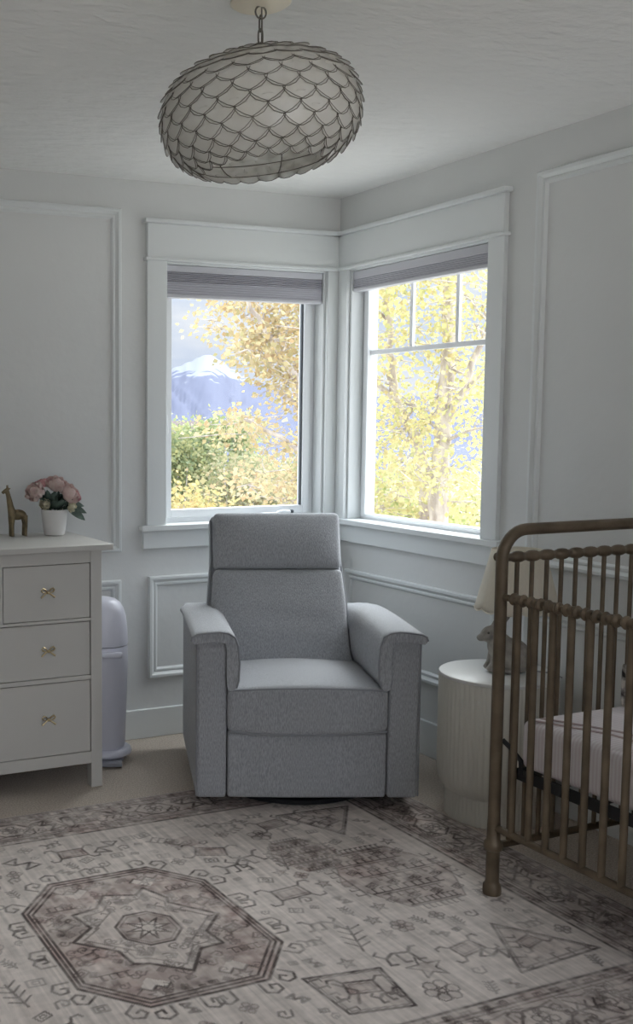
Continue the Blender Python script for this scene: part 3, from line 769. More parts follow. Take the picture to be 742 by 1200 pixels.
# ------------------------------------------------------------------ blob helper for figurines (one continuous skin)
def blob(name, parts, m, parent, voxel=.004, smooth=6, loc=None, rz=0):
    mb_ = MB()
    for p in parts:
        if p[0] == 's': mb_.sphere(p[1], p[2], 16, 12, p[3] if len(p) > 3 else None)
        else: mb_.tube(p[1], p[2], 12)
    o = mb_.build(name, m, parent, smooth=True, angle=180)
    r = o.modifiers.new('skin', 'REMESH'); r.mode = 'VOXEL'; r.voxel_size = voxel; r.use_smooth_shade = True
    s_ = o.modifiers.new('soft', 'SMOOTH'); s_.iterations = smooth; s_.factor = .5
    return o

# giraffe figurine facing left
gi = thing('giraffe_figurine', 'bronze giraffe figurine standing on the dresser left of the peonies', 'figurine', (-1.632, -.125, .949), math.radians(4))
P = []
P.append(('s', (.005, 0, .088), (.036, .017, .022)))
P.append(('t', [(-.018, 0, .088), (-.026, 0, .12), (-.034, 0, .16), (-.042, 0, .192)], [.019, .014, .0105, .0085]))
P.append(('t', [(-.038, 0, .190), (-.050, 0, .186), (-.062, 0, .178)], [.0095, .0085, .006]))
for sy in (-1, 1):
    P.append(('t', [(-.022, sy*.010, .085), (-.023, sy*.011, .045), (-.023, sy*.012, .0)], [.012, .0075, .007]))
    P.append(('t', [(.032, sy*.010, .085), (.036, sy*.011, .05), (.033, sy*.012, .0)], [.013, .0075, .007]))
    P.append(('t', [(-.040, sy*.005, .196), (-.039, sy*.006, .212)], [.003, .0028]))
    P.append(('t', [(-.036, sy*.008, .194), (-.031, sy*.016, .198)], [.004, .002]))
P.append(('t', [(.038, 0, .094), (.044, 0, .07), (.044, 0, .052)], [.004, .0028, .003]))
body = blob('body', P, M['giraffe'], gi, .0028, 4)

# potted peonies
pt = thing('potted_peonies', 'pink peonies in a white ribbed pot on the dresser', 'plant', (-1.478, -.15, .949))
MB().lathe([(.0, 0), (.036, 0), (.042, .004), (.047, .03), (.052, .07), (.0545, .104), (.0545, .107), (.051, .107), (.050, .100), (.0, .098)], 40, (0, 0, 0), cap=False).build('pot', M['pot'], pt)
MB().lathe([(.0, .094), (.0495, .096)], 24, cap=False).build('soil', M['gap'], pt)
def petal(mb_, c, R3, w, h, cup, seed):
    r = random.Random(seed); n = 5; vs = []; fs = []
    for i in range(n):
        v = i/(n-1)
        for j in range(n):
            u = j/(n-1)*2-1
            ww = w*math.sin(PI*(.18+.72*v))**.7
            x = u*ww; z_ = h*v*(1-.12*u*u); y = -cup*(math.sin(v*PI*.85))*(1-.3*u*u)+cup*.55*v*v+.004*math.sin(u*5+seed)
            vs.append(R3 @ Vector((x, y+u*u*cup*.35, z_))+Vector(c))
    for i in range(n-1):
        for j in range(n-1): fs.append((i*n+j, i*n+j+1, (i+1)*n+j+1, (i+1)*n+j))
    mb_.add(vs, fs)
def peony(c, r, m, up, seed):
    mb_ = MB(); rr_ = random.Random(seed)
    q = Vector((0, 0, 1)).rotation_difference(Vector(up).normalized()).to_matrix()
    mb_.sphere(Vector(c)+q @ Vector((0, 0, r*.1)), (r*.5, r*.5, r*.55), 10, 8, q)
    for ringn, (nn, tilt, hh, off) in enumerate(((5, .12, .95, .16), (6, .30, 1.10, .30), (7, .55, 1.15, .42), (7, .85, 1.05, .50))):
        for k_ in range(nn):
            a = 2*PI*(k_+.5*(ringn % 2))/nn+rr_.uniform(-.15, .15)
            R3 = q @ Matrix.Rotation(a, 3, 'Z') @ Matrix.Rotation(-(tilt+rr_.uniform(-.1, .1)), 3, 'X')
            cpos = Vector(c)+q @ (Matrix.Rotation(a, 3, 'Z') @ Vector((0, r*off*.85, -r*.55)))
            petal(mb_, cpos, R3, r*.62, r*hh*1.05, -r*.30, seed*31+k_+ringn*9)
    return mb_.build('peony', m, pt, angle=180)
fl = [((-.088, -.01, .182), .037, 'pink', (-.7, -.5, .6), 1), ((.010, -.005, .212), .039, 'pink', (.1, -.5, .9), 2), ((.058, -.03, .172), .039, 'pink', (.5, -.75, .5), 3),
      ((-.040, .035, .212), .030, 'rose', (-.3, .1, 1), 4), ((.096, .005, .164), .026, 'rose', (.9, -.1, .5), 5), ((.062, -.045, .118), .020, 'cream', (.5, -.8, .1), 6), ((-.052, -.03, .132), .020, 'cream', (-.5, -.8, .1), 7)]
mb = MB()
for c, r, m, up, sd in fl:
    peony(c, r, M[m], up, sd)
    d = Vector(up).normalized()
    mb.tube([(c[0]*.25, c[1]*.25, .10), (c[0]*.6, c[1]*.6, .09+(c[2]-.09)*.55), tuple(Vector(c)-d*r*.4)], .0026, 6)
mb.build('stems', M['stem'], pt)
mb = MB(); rr_ = random.Random(8)
def leafblade(mb_, b, d, l, w, bend=.3, roll=0):
    d = Vector(d).normalized(); sd = d.cross(Vector((0, 0, 1))); sd = sd.normalized() if sd.length > .01 else Vector((1, 0, 0)); up = sd.cross(d)
    sd = Matrix.Rotation(roll, 3, d) @ sd; up = Matrix.Rotation(roll, 3, d) @ up
    vs = []; fs = []; n = 7
    for i in range(n):
        t = i/(n-1); wv = w*math.sin(PI*min(1, .05+t*.95))**.8
        c = Vector(b)+d*l*t-Vector((0, 0, 1))*bend*l*t*t
        vs += [c-sd*wv, c-up*wv*.25, c+sd*wv]
    for i in range(n-1):
        a = i*3; fs += [(a, a+1, a+4, a+3), (a+1, a+2, a+5, a+4)]
    mb_.add(vs, fs)
for k_ in range(80):
    a = rr_.uniform(0, 2*PI); r = rr_.uniform(.005, .045)
    leafblade(mb, (r*math.cos(a), r*math.sin(a), rr_.uniform(.10, .150)), (math.cos(a)*rr_.uniform(.3, 1), math.sin(a)*rr_.uniform(.3, 1), rr_.uniform(.5, 1.4)), rr_.uniform(.04, .062), rr_.uniform(.009, .015), rr_.uniform(.1, .4), rr_.uniform(-1, 1))
for (b, d) in (((.05, -.02, .118), (.9, -.35, -.05)), ((.05, -.01, .128), (1, .0, .15)), ((.045, -.035, .112), (.6, -.5, -.25))): leafblade(mb, b, d, .080, .018, .30, .9)
mb.build('leaves', M['leafg'], pt, angle=180)

# ------------------------------------------------------------------ diaper pail between dresser and wall panel
pa = thing('diaper_pail', 'white lidded diaper pail on the carpet beside the dresser', 'diaper pail', (-1.294, -.215, 0), math.radians(-22))
EL = lambda a, i: 1.0
def ell(prof, name, m, par, yk=.92, n=40, cap=True):
    o = MB().lathe(prof, n, cap=cap); o.v = [(x, y*yk, z_) for x, y, z_ in o.v]; return o.build(name, m, par, angle=50)
ell([(.0, .030), (.110, .030), (.121, .036), (.123, .046), (.118, .056), (.105, .062), (.0, .062)], 'base', M['pail'], pa, cap=False)
ell([(.0, .0005), (.09, .0005), (.09, .030), (.0, .030)], 'foot', M['pail_grey'], pa, cap=False)
ell([(.0, .060), (.091, .060), (.095, .075), (.100, .20), (.1045, .33), (.107, .42), (.107, .487), (.105, .492), (.0, .492)], 'bucket', M['pail'], pa, cap=False)
ell([(.0, .496), (.107, .496), (.108, .503), (.105, .56), (.099, .61), (.089, .645), (.075, .668), (.056, .682), (.032, .689), (.0, .691)], 'lid', M['pail'], pa, cap=False)
MB().rbox((.028, -.103, .468), (.055, .014, .0125), .010, 6).build('handle', M['pail'], pa, weld=True)
MB().rbox((.035, -.108, .018), (.045, .022, .010), .006, 4).build('pedal', M['pail_grey'], pa, weld=True)

# ------------------------------------------------------------------ round fluted side table
TX, TY, TR, TZ = -.224, -1.335, .204, .522
st = thing('side_table', 'round off-white fluted drum side table beside the crib', 'side table', (TX, TY, 0))
NF = 64; n = NF*6
flt = lambda a, i: 1-.016*(1-abs(math.cos(a*NF/2)))
prof = [(TR-.004, TZ-.012), (TR, TZ-.016), (TR, .20), (TR-.001, .16), (TR-.005, .135), (TR-.014, .115), (TR-.025, .10), (TR-.034, .095)]
MB().lathe(prof, n, rad=flt).build('drum', M['table'], st, angle=60)
MB().lathe([(.0, TZ-.014), (TR-.002, TZ-.014), (TR, TZ-.010), (TR-.001, TZ-.003), (TR-.006, TZ), (.0, TZ)], 96, cap=False).build('top', M['table_top'], st)
MB().lathe([(TR-.030, .097), (TR-.030, .0005)], n, rad=flt).build('plinth', M['table'], st, angle=60)

# ------------------------------------------------------------------ rabbit lamp
lamp = thing('table_lamp', 'stone rabbit table lamp with scalloped cream shade on the drum table', 'lamp', (-.207, -1.348, TZ+.001), math.radians(-22.5))
P = []
R_y = lambda d: Matrix.Rotation(math.radians(d), 3, 'Y')
P.append(('s', (.022, 0, .064), (.066, .050, .058), R_y(12)))            # haunch
P.append(('s', (-.018, 0, .090), (.046, .040, .056), R_y(-22)))           # chest
P.append(('s', (.030, .030, .042), (.040, .024, .040)))
P.append(('s', (.030, -.030, .042), (.040, .024, .040)))
P.append(('s', (-.058, 0, .138), (.036, .026, .028), R_y(-28)))            # head
P.append(('s', (-.088, 0, .124), (.017, .016, .014)))                     # muzzle
for s in (-1, 1):
    P.append(('t', [(-.046, s*.010, .156), (-.024, s*.014, .182), (-.004, s*.016, .205), (.004, s*.016, .220)], [.010, .0145, .012, .004]))
    P.append(('t', [(-.036, s*.018, .075), (-.050, s*.018, .03), (-.066, s*.018, .009)], [.018, .012, .010]))
    P.append(('t', [(.03, s*.040, .012), (-.015, s*.040, .010)], [.013, .010]))
P.append(('s', (.088, 0, .050), .018))
P.append(('s', (.005, 0, .010), (.075, .05, .011)))
rab = blob('rabbit_base', P, M['stone'], lamp, .0045, 5)
for s in (-1, 1): MB().sphere((-.071, s*.0235, .145), .0042, 10, 8).build('eye', M['gap'], rab)
MB().tube([(.035, 0, .10), (.035, 0, .29)], .006, 10).build('stem', M['brass'], lamp)
mb = MB(); mb.lathe([(.012, .27), (.016, .28), (.016, .325), (.010, .33)], 16, (.035, 0, 0)); mb.build('socket', M['brass'], lamp)
MB().sphere((.035, 0, .36), (.024, .024, .032), 16, 12).build('bulb', M['bulb'], lamp)
nS = 120; vs = []; fs = []
for i in range(9):
    t = i/8
    for k_ in range(nS):
        a = 2*PI*k_/nS
        r = .143+(.090-.143)*t
        z0 = .232-.010*abs(math.cos(a*6)); z_ = z0+(.438-z0)*t
        vs.append((.035+r*math.cos(a), r*math.sin(a), z_))
for i in range(8):
    for k_ in range(nS): fs.append((i*nS+k_, i*nS+(k_+1) % nS, (i+1)*nS+(k_+1) % nS, (i+1)*nS+k_))
sh = MB().add(vs, fs).build('lamp_shade', M['linen'], lamp)
so = sh.modifiers.new('thick', 'SOLIDIFY'); so.thickness = .002
mb = MB(); mb.tube([(.035+.090*math.cos(a), .090*math.sin(a), .437) for a in np.linspace(0, 2*PI, 49)[:-1]], .002, 6, closed=True)
mb.build('shade_trim', M['linen'], sh); mb = MB(); mb.tube([(.035+(.143)*math.cos(a), (.143)*math.sin(a), .232-.010*abs(math.cos(a*6))) for a in np.linspace(0, 2*PI, 121)[:-1]], .0018, 6, closed=True)
mb.build('shade_trim', M['linen'], sh)
mb = MB()
for a in (0, 2*PI/3, 4*PI/3): mb.tube([(.035, 0, .420), (.035+.087*math.cos(a), .087*math.sin(a), .432)], .0015, 6)
mb.tube([(.035, 0, .325), (.035, .030, .35), (.035, .026, .40), (.035, 0, .420), (.035, -.026, .40), (.035, -.030, .35), (.035, 0, .325)], .0018, 6)
mb.build('shade_spider', M['brass'], lamp)
MB().tube([(.085, .0, .004), (.11, -.005, .003), (.14, -.03, .003), (.155, -.07, .003), (.16, -.10, .003)], .0028, 6).build('power_cord', M['cord'], lamp)

# ------------------------------------------------------------------ crib
CXF, CXB, CY0, CY1 = -.712, -.052, -1.856, -3.23
cr = thing('crib', 'vintage bronze metal spindle crib in the right foreground', 'crib', (CXF, CY0, RT))
TC = Matrix.Translation((-CXF, -CY0, -RT))
def cb(name, mbx, m=M['bronze'], **k_): return mbx.xf(TC).build(name, m, cr, **k_)
for y in (CY0, CY1):
    # arched frame: both posts and the top rail are one bent tube
    pts = [(CXF, y, .15), (CXF, y, .6), (CXF, y, 1.0)]
    rad = .088
    for k_ in range(1, 9):
        a = PI/2*k_/8; pts.append((CXF+rad*(1-math.cos(a)), y, 1.012+rad*math.sin(a)))
    pts += [((CXF+CXB)/2, y, 1.10)]
    for k_ in range(0, 9):
        a = PI/2*(1-k_/8); pts.append((CXB-rad*(1-math.cos(a)), y, 1.012+rad*math.sin(a)))
    pts += [(CXB, y, .6), (CXB, y, .15)]
    cb('end_arch', MB().tube(pts, .0175, 18))
    for x in (CXF, CXB):
        onrug = x == CXF
        zf = RT+.0005 if onrug else .0005
        mb = MB().lathe([(.0, zf), (.026, zf), (.027, .008+zf), (.026, .028+zf), (.021, .034+zf), (.0195, .05), (.0195, .142), (.026, .146), (.029, .157), (.026, .168), (.0195, .176), (.019, .22), (.0175, .25)], 24, (x, y, 0), cap=False)
        cb('post_foot', mb)
        mb = MB().sphere((x, y+(.021 if y == CY0 else -.021), 1.02), (.011, .009, .013), 12, 8)
        cb('finial', mb)
    # scalloped spindle rail and lower rail of the end
    xs = [CXF+.057*(k_+1) for k_ in range(11)]
    prof = [(.0115, CXF+.012)]
    for x in xs:
        prof += [(.0118, x-.026), (.0125, x-.021), (.0158, x-.014), (.0168, x-.006), (.0168, x+.006), (.0158, x+.014), (.0125, x+.021), (.0118, x+.026)]
    prof.append((.0115, CXB-.012))
    cb('scalloped_rail', MB().lathe(prof, 14, (0, y, 1.02), axis='x'))
    cb('lower_rail', MB().tube([(CXF+.008, y, .155), (CXB-.008, y, .155)], .011, 12))
    for x in xs: cb('end_spindle', MB().tube([(x, y, .155), (x, y, 1.02)], .0068, 10))
for x in (CXF, CXB):
    ys = [CY0-.07-.0645*k_ for k_ in range(20)]
    prof = [(.010, CY0-.012)]
    for y in ys:
        for o, r in ((.026, .010), (.0235, .0155), (.018, .0185), (.0125, .0155), (.009, .0125), (.004, .0145), (-.004, .0145), (-.009, .0125), (-.0125, .0155), (-.018, .0185), (-.0235, .0155), (-.026, .010)):
            prof.append((r, y+o))
    prof.append((.010, CY1+.012))
    cb('knobbed_rail', MB().lathe(prof, 16, (x, 0, .906), axis='y'))
    cb('lower_rail', MB().tube([(x, CY0-.008, .214), (x, CY1+.008, .214)], .011, 12))
    for y in ys: cb('side_spindle', MB().tube([(x, y, .214), (x, y, .906)], .0102, 12))
# black mattress support: angle iron frame with springs and hanging brackets
sx0, sx1, sy0, sy1 = CXF+.042, CXB-.042, CY0-.040, CY1+.040
mb = MB()
mb.box(sx0, sx0+.006, sy1, sy0, .366, .400).box(sx1-.006, sx1, sy1, sy0, .366, .400).box(sx0, sx1, sy0-.006, sy0, .366, .400).box(sx0, sx1, sy1, sy1+.006, .366, .400)
mb.box(sx0+.006, sx0+.03, sy1, sy0, .366, .372).box(sx1-.03, sx1-.006, sy1, sy0, .366, .372)
for k_ in range(1, 9): mb.tube([(sx0+.005, sy0+(sy1-sy0)*k_/9, .385), (sx1-.005, sy0+(sy1-sy0)*k_/9, .385)], .003, 6)
for k_ in range(1, 5): mb.tube([(sx0+(sx1-sx0)*k_/5, sy0-.004, .388), (sx0+(sx1-sx0)*k_/5, sy1+.004, .388)], .003, 6)
cb('mattress_support', mb, M['black'])
for x in (CXF, CXB):
    for (y, s) in ((CY0, -1), (CY1, 1)):
        sg = 1 if x == CXF else -1
        q = MB().tube([(x+sg*.017, y+s*.006, .478), (x+sg*.030, y+s*.030, .455), (x+sg*.043, y+s*.055, .425), (x+sg*.043, y+s*.058, .385)], .0075, 8)
        cb('bracket', q, M['black'])
# mattress lying on the support
mt = thing('crib_mattress', 'crib mattress in a pale pink striped sheet inside the crib', 'mattress', ((sx0+sx1)/2, (sy0+sy1)/2, .401))
mw, ml = (sx1-sx0)/2-.003, (sy0-sy1)/2-.004
def mfn(p):
    u = p.x/mw; v = p.y/ml
    return (p.x, p.y, p.z+(.012*(1-u*u)*(1-v**6) if p.z > 0 else 0))
MB().rbox((0, 0, .074), (mw, ml, .0735), .026, 14, mfn).build('sheet', M['sheet'], mt, weld=True)
for xb in (-.185, -.145):
    pts = [(xb-.10*max(0, (y-(ml-.25))/.25), y, .1478+.012*(1-(xb/mw)**2)*(1-(y/ml)**6)) for y in np.linspace(-ml+.04, ml-.03, 30)]
    q = MB(); vs = []; fs = []
    for (x, y, z_) in pts: vs += [(x-.007, y, z_-.001), (x-.005, y, z_+.0015), (x+.005, y, z_+.0015), (x+.007, y, z_-.001)]
    for i in range(len(pts)-1):
        for k_ in range(3): fs.append((i*4+k_, i*4+k_+1, i*4+k_+5, i*4+k_+4))
    q.add(vs, fs).build('hem_band', M['band'], mt)
# dappled cushion leaning inside the crib, only its corner shows
cu = thing('patterned_cushion', 'dark and white dappled cushion standing at the end of the crib mattress', 'cushion', (-.24, -1.972, .560), math.radians(3))
def cfn(p):
    u, w = p.x/.10, p.z/.06
    k_ = max(0, 1-u*u)*max(0, 1-w*w)
    return (p.x*(1+.10*abs(w)**3), p.y*(.35+1.0*k_**.5), p.z*(1+.14*abs(u)**3))
MB().rbox((0, 0, .072), (.10, .032, .060), .015, 10, cfn).build('cover', M['dapple'], cu, weld=True)

# ------------------------------------------------------------------ pendant lamp
PX, PY, PZ = -1.568, -1.905, 2.166
pe = thing('pendant_lamp', 'round capiz shell pendant lamp hanging from the ceiling on a chain', 'ceiling lamp', (PX, PY, HC))
ZO = PZ-HC
MB().lathe([(.0, -.001), (.074, -.001), (.074, -.005), (.066, -.010), (.02, -.014), (.0, -.014)], 40, cap=False).build('canopy', M['canopy'], pe)
# chain of alternating links
mb = MB(); zc = -.014; k_ = 0
mb.tube([(.0+.015*math.cos(a), 0, -.027+.015*math.sin(a)) for a in np.linspace(0, 2*PI, 21)[:-1]], .0022, 8, closed=True); zc = -.037
while zc > ZO+.128:
    pts = []
    for a in np.linspace(0, 2*PI, 25)[:-1]:
        px_, pz_ = .0062*math.cos(a), .0135*math.sin(a)+(.006 if math.sin(a) > 0 else -.006)*min(1, abs(math.sin(a))*3)
        pts.append((px_, 0, zc-.016+pz_) if k_ % 2 else (0, px_, zc-.016+pz_))
    mb.tube(pts, .0021, 8, closed=True); zc -= .0325; k_ += 1
mb.build('chain', M['wire'], pe)
MB().tube([(.004, .002, -.013), (.006, .003, -.08), (.003, .002, ZO+.12), (0, 0, ZO+.06)], .0022, 6).build('lamp_cord', M['wire'], pe)
PA, PB = .238, .134
def prof_pt(t):             # t from the crown (0) to the south pole (1): a flattened globe
    a = PI*t; e = .74
    r = PA*abs(math.sin(a))**e; z_ = PB*math.copysign(abs(math.cos(a))**.88, math.cos(a))
    return r, z_
# equal arc rows
T_ = np.linspace(.05, .79, 400); Pp = np.array([prof_pt(t) for t in T_]); dl = np.concatenate([[0], np.cumsum(np.hypot(*np.diff(Pp, axis=0).T))])
NR = 15; NP = 20
shell = MB(); wires = MB(); ns = 14
for i in range(NR):
    l = dl[-1]*(i+.3)/(NR-.2); t = np.interp(l, dl, T_)
    r, z_ = prof_pt(t); r2, z2 = prof_pt(t+.005); dr_, dz_ = r2-r, z2-z_; q = math.hypot(dr_, dz_); dr_, dz_ = dr_/q, dz_/q
    w = min(.043, 2*PI*r/NP*.56); h = .036
    for k_ in range(NP):
        a = 2*PI*(k_+.5*(i % 2))/NP
        er = Vector((math.cos(a), math.sin(a), 0)); ea = Vector((-math.sin(a), math.cos(a), 0))
        dn = er*dr_+Vector((0, 0, dz_)); nm = ea.cross(dn); nm = nm if nm.dot(er*(-dz_)+Vector((0, 0, dr_))) > 0 else -nm
        c = er*r+Vector((0, 0, z_+ZO)); dn2 = (dn+nm*.10+Vector((0, 0, rng.normal(0, .02)))).normalized()
        pts = []
        for j in range(ns):
            b = 2*PI*j/ns; pts.append(c+nm*.004+ea*w*math.cos(b)*1.02+dn2*h*math.sin(b)*1.05-nm*.10*w*math.cos(b)**2)
        m0 = len(shell.v)
        shell.add([c+nm*.0045]+pts, [(0, 1+j, 1+(j+1) % ns) for j in range(ns)])
        wires.tube([pts[j % ns]+nm*.0008 for j in range(-1, ns//2+2)], .00095, 4)
        wires.tube([c+nm*.0052+ea*w*x_-nm*.10*w*x_*x_+dn2*h*y_ for x_, y_ in ((-.97, .22), (-.74, .50), (-.38, .80), (0, 1.0), (.38, .80), (.74, .50), (.97, .22))], .0008, 4)
shade = shell.build('capiz_shade', M['capiz'], pe, angle=180)
wires.build('shell_rims', M['wire'], shade)
mb = MB()
for t in (.05, .30, .50, .66, .79):
    r, z_ = prof_pt(t); mb.tube([((r-.006)*math.cos(a), (r-.006)*math.sin(a), ZO+z_) for a in np.linspace(0, 2*PI, 41)[:-1]], .0011, 6, closed=True)
for k_ in range(8):
    a = 2*PI*k_/8; mb.tube([((prof_pt(t)[0]-.006)*math.cos(a), (prof_pt(t)[0]-.006)*math.sin(a), ZO+prof_pt(t)[1]) for t in np.linspace(.05, .79, 16)], .0015, 6)
mb.tube([(-.03, 0, ZO+.130), (.03, 0, ZO+.130)], .003, 6); mb.tube([(0, -.03, ZO+.130), (0, .03, ZO+.130)], .003, 6)
mb.build('frame', M['wire'], pe)
MB().lathe([(.0, ZO+.09), (.018, ZO+.09), (.02, ZO+.085), (.02, ZO+.03), (.016, ZO+.025), (.0, ZO+.025)], 20, cap=False).build('socket', M['wire'], pe)
MB().sphere((0, 0, ZO-.012), (.03, .03, .042), 18, 12).build('bulb', M['bulb'], pe)

# the shade hangs a little crooked on its chain
tilt = Matrix.Translation((0, 0, ZO)) @ Matrix.Rotation(math.radians(5.5), 4, Vector((-.382, -.924, 0))) @ Matrix.Translation((0, 0, -ZO))
for ch in pe.children:
    if ch.name.split('.')[0] in ('capiz_shade', 'frame', 'socket', 'bulb'): ch.data.transform(tilt)
for ch in shade.children: ch.data.transform(tilt)

# ------------------------------------------------------------------ outdoors
CAMP = Vector((-2.962, -4.256, 1.425))
def azp(az, d, z_=0): return Vector((CAMP.x+d*math.sin(math.radians(az)), CAMP.y+d*math.cos(math.radians(az)), z_))
GZ = -3.0
mb = MB(); mb.add([(-120, -120, GZ), (200, -120, GZ), (200, 260, GZ), (-120, 260, GZ)], [(0, 1, 2, 3)])
struct(mb.build('ground', M['grass'], smooth=False), 'lawn outside below the windows', 'ground')

def leaf_mesh(name, pts, size, cols, parent, seed, flat=.5):
    """many small folded leaves in one foliage mesh; each leaf has its own colour, greyed for glare"""
    r = np.random.default_rng(seed); n = len(pts)
    pts = np.asarray(pts); d = r.normal(size=(n, 3)); d[:, 2] = d[:, 2]*.6-.25; d /= np.linalg.norm(d, axis=1)[:, None]
    nn = r.normal(size=(n, 3)); nn[:, 2] += flat; s = np.cross(d, nn); s /= np.linalg.norm(s, axis=1)[:, None]+1e-9; u = np.cross(s, d)
    L = size*r.uniform(.65, 1.25, n)[:, None]; W = L*r.uniform(.36, .5, n)[:, None]
    v0 = pts; v1 = pts+d*L*.45-s*W+u*L*.10; v2 = pts+d*L*.5; v3 = pts+d*L*.45+s*W+u*L*.10; v4 = pts+d*L-u*L*.05
    V = np.stack([v0, v1, v2, v3, v4], 1).reshape(-1, 3)
    b = np.arange(n)[:, None]*5
    F = np.stack([b+0, b+1, b+4, b+2], -1).reshape(-1, 4), np.stack([b+0, b+2, b+4, b+3], -1).reshape(-1, 4)
    F = np.concatenate(F)
    me = bpy.data.meshes.new(name)
    me.vertices.add(len(V)); me.vertices.foreach_set('co', V.astype(np.float32).ravel())
    me.loops.add(F.size); me.loops.foreach_set('vertex_index', F.astype(np.int32).ravel())
    me.polygons.add(len(F)); me.polygons.foreach_set('loop_start', np.arange(0, F.size, 4, dtype=np.int32))
    me.update(calc_edges=True)
    C = np.array([srgb(*c)[:3] for c in cols])*LEAF_K; C = C*.62+C.mean(1, keepdims=True)*.38*np.array([1.02, 1.0, .93]); ci = r.integers(0, len(C), n); mixv = r.random((n, 1)); c = C[ci]*mixv+C[r.integers(0, len(C), n)]*(1-mixv)  # palette greyed so the leaf colours carry the white glare veil
    c = np.repeat(np.concatenate([c, np.ones((n, 1))], 1), 5, 0)
    a = me.color_attributes.new('tint', 'FLOAT_COLOR', 'POINT'); a.data.foreach_set('color', c.astype(np.float32).ravel())
    me.materials.append(M['leaf'])
    o = bpy.data.objects.new(name, me); col.objects.link(o); o.parent = parent
    return o

def vp(az, te, d): return azp(az, d, CAMP.z+te*d)
def built_tree(name, label, trunks, tips, cols, seed, leaf, per, sig):
    """trunks are polylines; every twig grows from the nearest lower point of a trunk and carries leaves along its outer part"""
    r = random.Random(seed); rn = np.random.default_rng(seed)
    base = trunks[0][0][0]; root = thing(name, label, 'tree', tuple(base)); mb_ = MB(); P_ = []
    nodes = []
    for pts, r0, r1 in trunks:
        sm = []
        for i in range(len(pts)-1):
            for k_ in range(5): sm.append(pts[i].lerp(pts[i+1], k_/5)+Vector((r.gauss(0, .008), r.gauss(0, .008), 0)))
        sm.append(pts[-1]); n = len(sm)
        rad = [r0+(r1-r0)*i/(n-1) for i in range(n)]
        mb_.tube([p-base for p in sm], rad, 9)
        nodes += [(p, q) for p, q in zip(sm, rad)]
    order = sorted(tips, key=lambda t: min((t-p).length for p, _ in nodes))
    for t in order:
        best = min(nodes, key=lambda q: (t-q[0]).length+1.2*max(0, q[0].z+.15-t.z))
        p, q = best; d = t-p; L_ = d.length
        mid1 = p+d*.35+Vector((r.gauss(0, .05), r.gauss(0, .05), .07*L_)); mid2 = p+d*.7+Vector((r.gauss(0, .05), r.gauss(0, .05), .06*L_))
        r0 = min(q*.55, .010+.014*L_)
        mb_.tube([p-base, mid1-base, mid2-base, t-base], [r0, r0*.75, r0*.5, .004], 6)
        nodes += [(mid1, r0*.75), (mid2, r0*.5)]
        for k_ in range(3):
            c = (mid2.lerp(t, k_/2)) if L_ > .3 else t
            P_.append(np.array(c-base)[None]+rn.normal(size=(per, 3))*np.array(sig))
            e = c+Vector((r.gauss(0, sig[0]), r.gauss(0, sig[1]), r.gauss(0, sig[2])))
            mb_.tube([c-base, e-base], [.005, .0025], 4)
    mb_.build('branches', M['bark'], root, angle=180)
    leaf_mesh('foliage', np.concatenate(P_), leaf, cols, root, seed)
    return root

YEL = [(250, 236, 140), (238, 224, 110), (226, 222, 120), (214, 216, 110), (246, 226, 150), (236, 210, 120)]
ORG = [(244, 216, 140), (232, 196, 116), (222, 178, 108), (236, 222, 150), (204, 190, 110), (228, 204, 150)]
GRN = [(170, 190, 110), (190, 204, 120), (150, 176, 104), (206, 210, 130), (182, 186, 100)]
GLD = [(240, 214, 110), (230, 200, 96), (214, 196, 96), (200, 200, 110), (236, 190, 110)]
def pz(px, py, d):      # direction seen from the room, as azimuth and slope
    az = 25.93+(px-196)*.0447 if px < 400 else 36.74+(px-440)*.0417
    return vp(az, (.0307-(py-450)*.00077), d)
rt = random.Random(12)
b = azp(40.05, 8.6, GZ)
tr1 = [b, pz(518, 590, 8.6), pz(520, 500, 8.6), pz(526, 400, 8.65), pz(524, 320, 8.7), pz(528, 200, 8.7)]
b2 = azp(39.5, 8.75, GZ)
tr2 = [b2, pz(502, 560, 8.8), pz(490, 511, 8.8), pz(462, 465, 8.9), pz(456, 400, 8.9), pz(446, 300, 9.0)]
tr3 = [pz(519, 505, 8.6), pz(545, 455, 8.5), pz(566, 395, 8.4), pz(580, 330, 8.3)]
tr4 = [pz(478, 488, 8.85), pz(448, 452, 8.9), pz(425, 420, 9.0)]
tips = []
for k in range(105):
    px, py = rt.uniform(415, 592), rt.uniform(235, 625)
    tips.append(pz(px, py, rt.uniform(7.9, 9.3)))
built_tree('yellow_leaved_tree', 'yellow-green leaved tree with pale trunks filling the gridded window', [(tr1, .085, .03), (tr2, .06, .022), (tr3, .035, .012), (tr4, .03, .012)], tips, YEL, 21, .044, 27, (.13, .13, .085))
b = azp(33.9, 7.6, GZ)
tr1 = [b, pz(372, 600, 7.6), pz(366, 500, 7.6), pz(360, 420, 7.6), pz(362, 300, 7.6)]
tr2 = [pz(366, 500, 7.6), pz(345, 440, 7.5), pz(318, 395, 7.4), pz(290, 350, 7.3), pz(270, 300, 7.3)]
tr3 = [pz(368, 540, 7.6), pz(330, 512, 7.5), pz(290, 492, 7.4)]
tips = []
for (x0, x1, y0, y1, n_) in ((262, 352, 330, 372, 14), (285, 356, 372, 425, 15), (305, 356, 420, 455, 7), (340, 362, 455, 490, 3), (256, 350, 490, 512, 5), (240, 262, 368, 384, 2), (285, 360, 520, 600, 11), (350, 392, 300, 600, 14), (280, 380, 250, 330, 8)):
    for k in range(n_): tips.append(pz(rt.uniform(x0, x1), rt.uniform(y0, y1), rt.uniform(7.1, 8.1)))
built_tree('orange_tinged_tree', 'golden orange leaved tree at the right edge of the mountain view', [(tr1, .075, .03), (tr2, .03, .01), (tr3, .024, .009)], tips, ORG, 9, .042, 24, (.10, .10, .05))

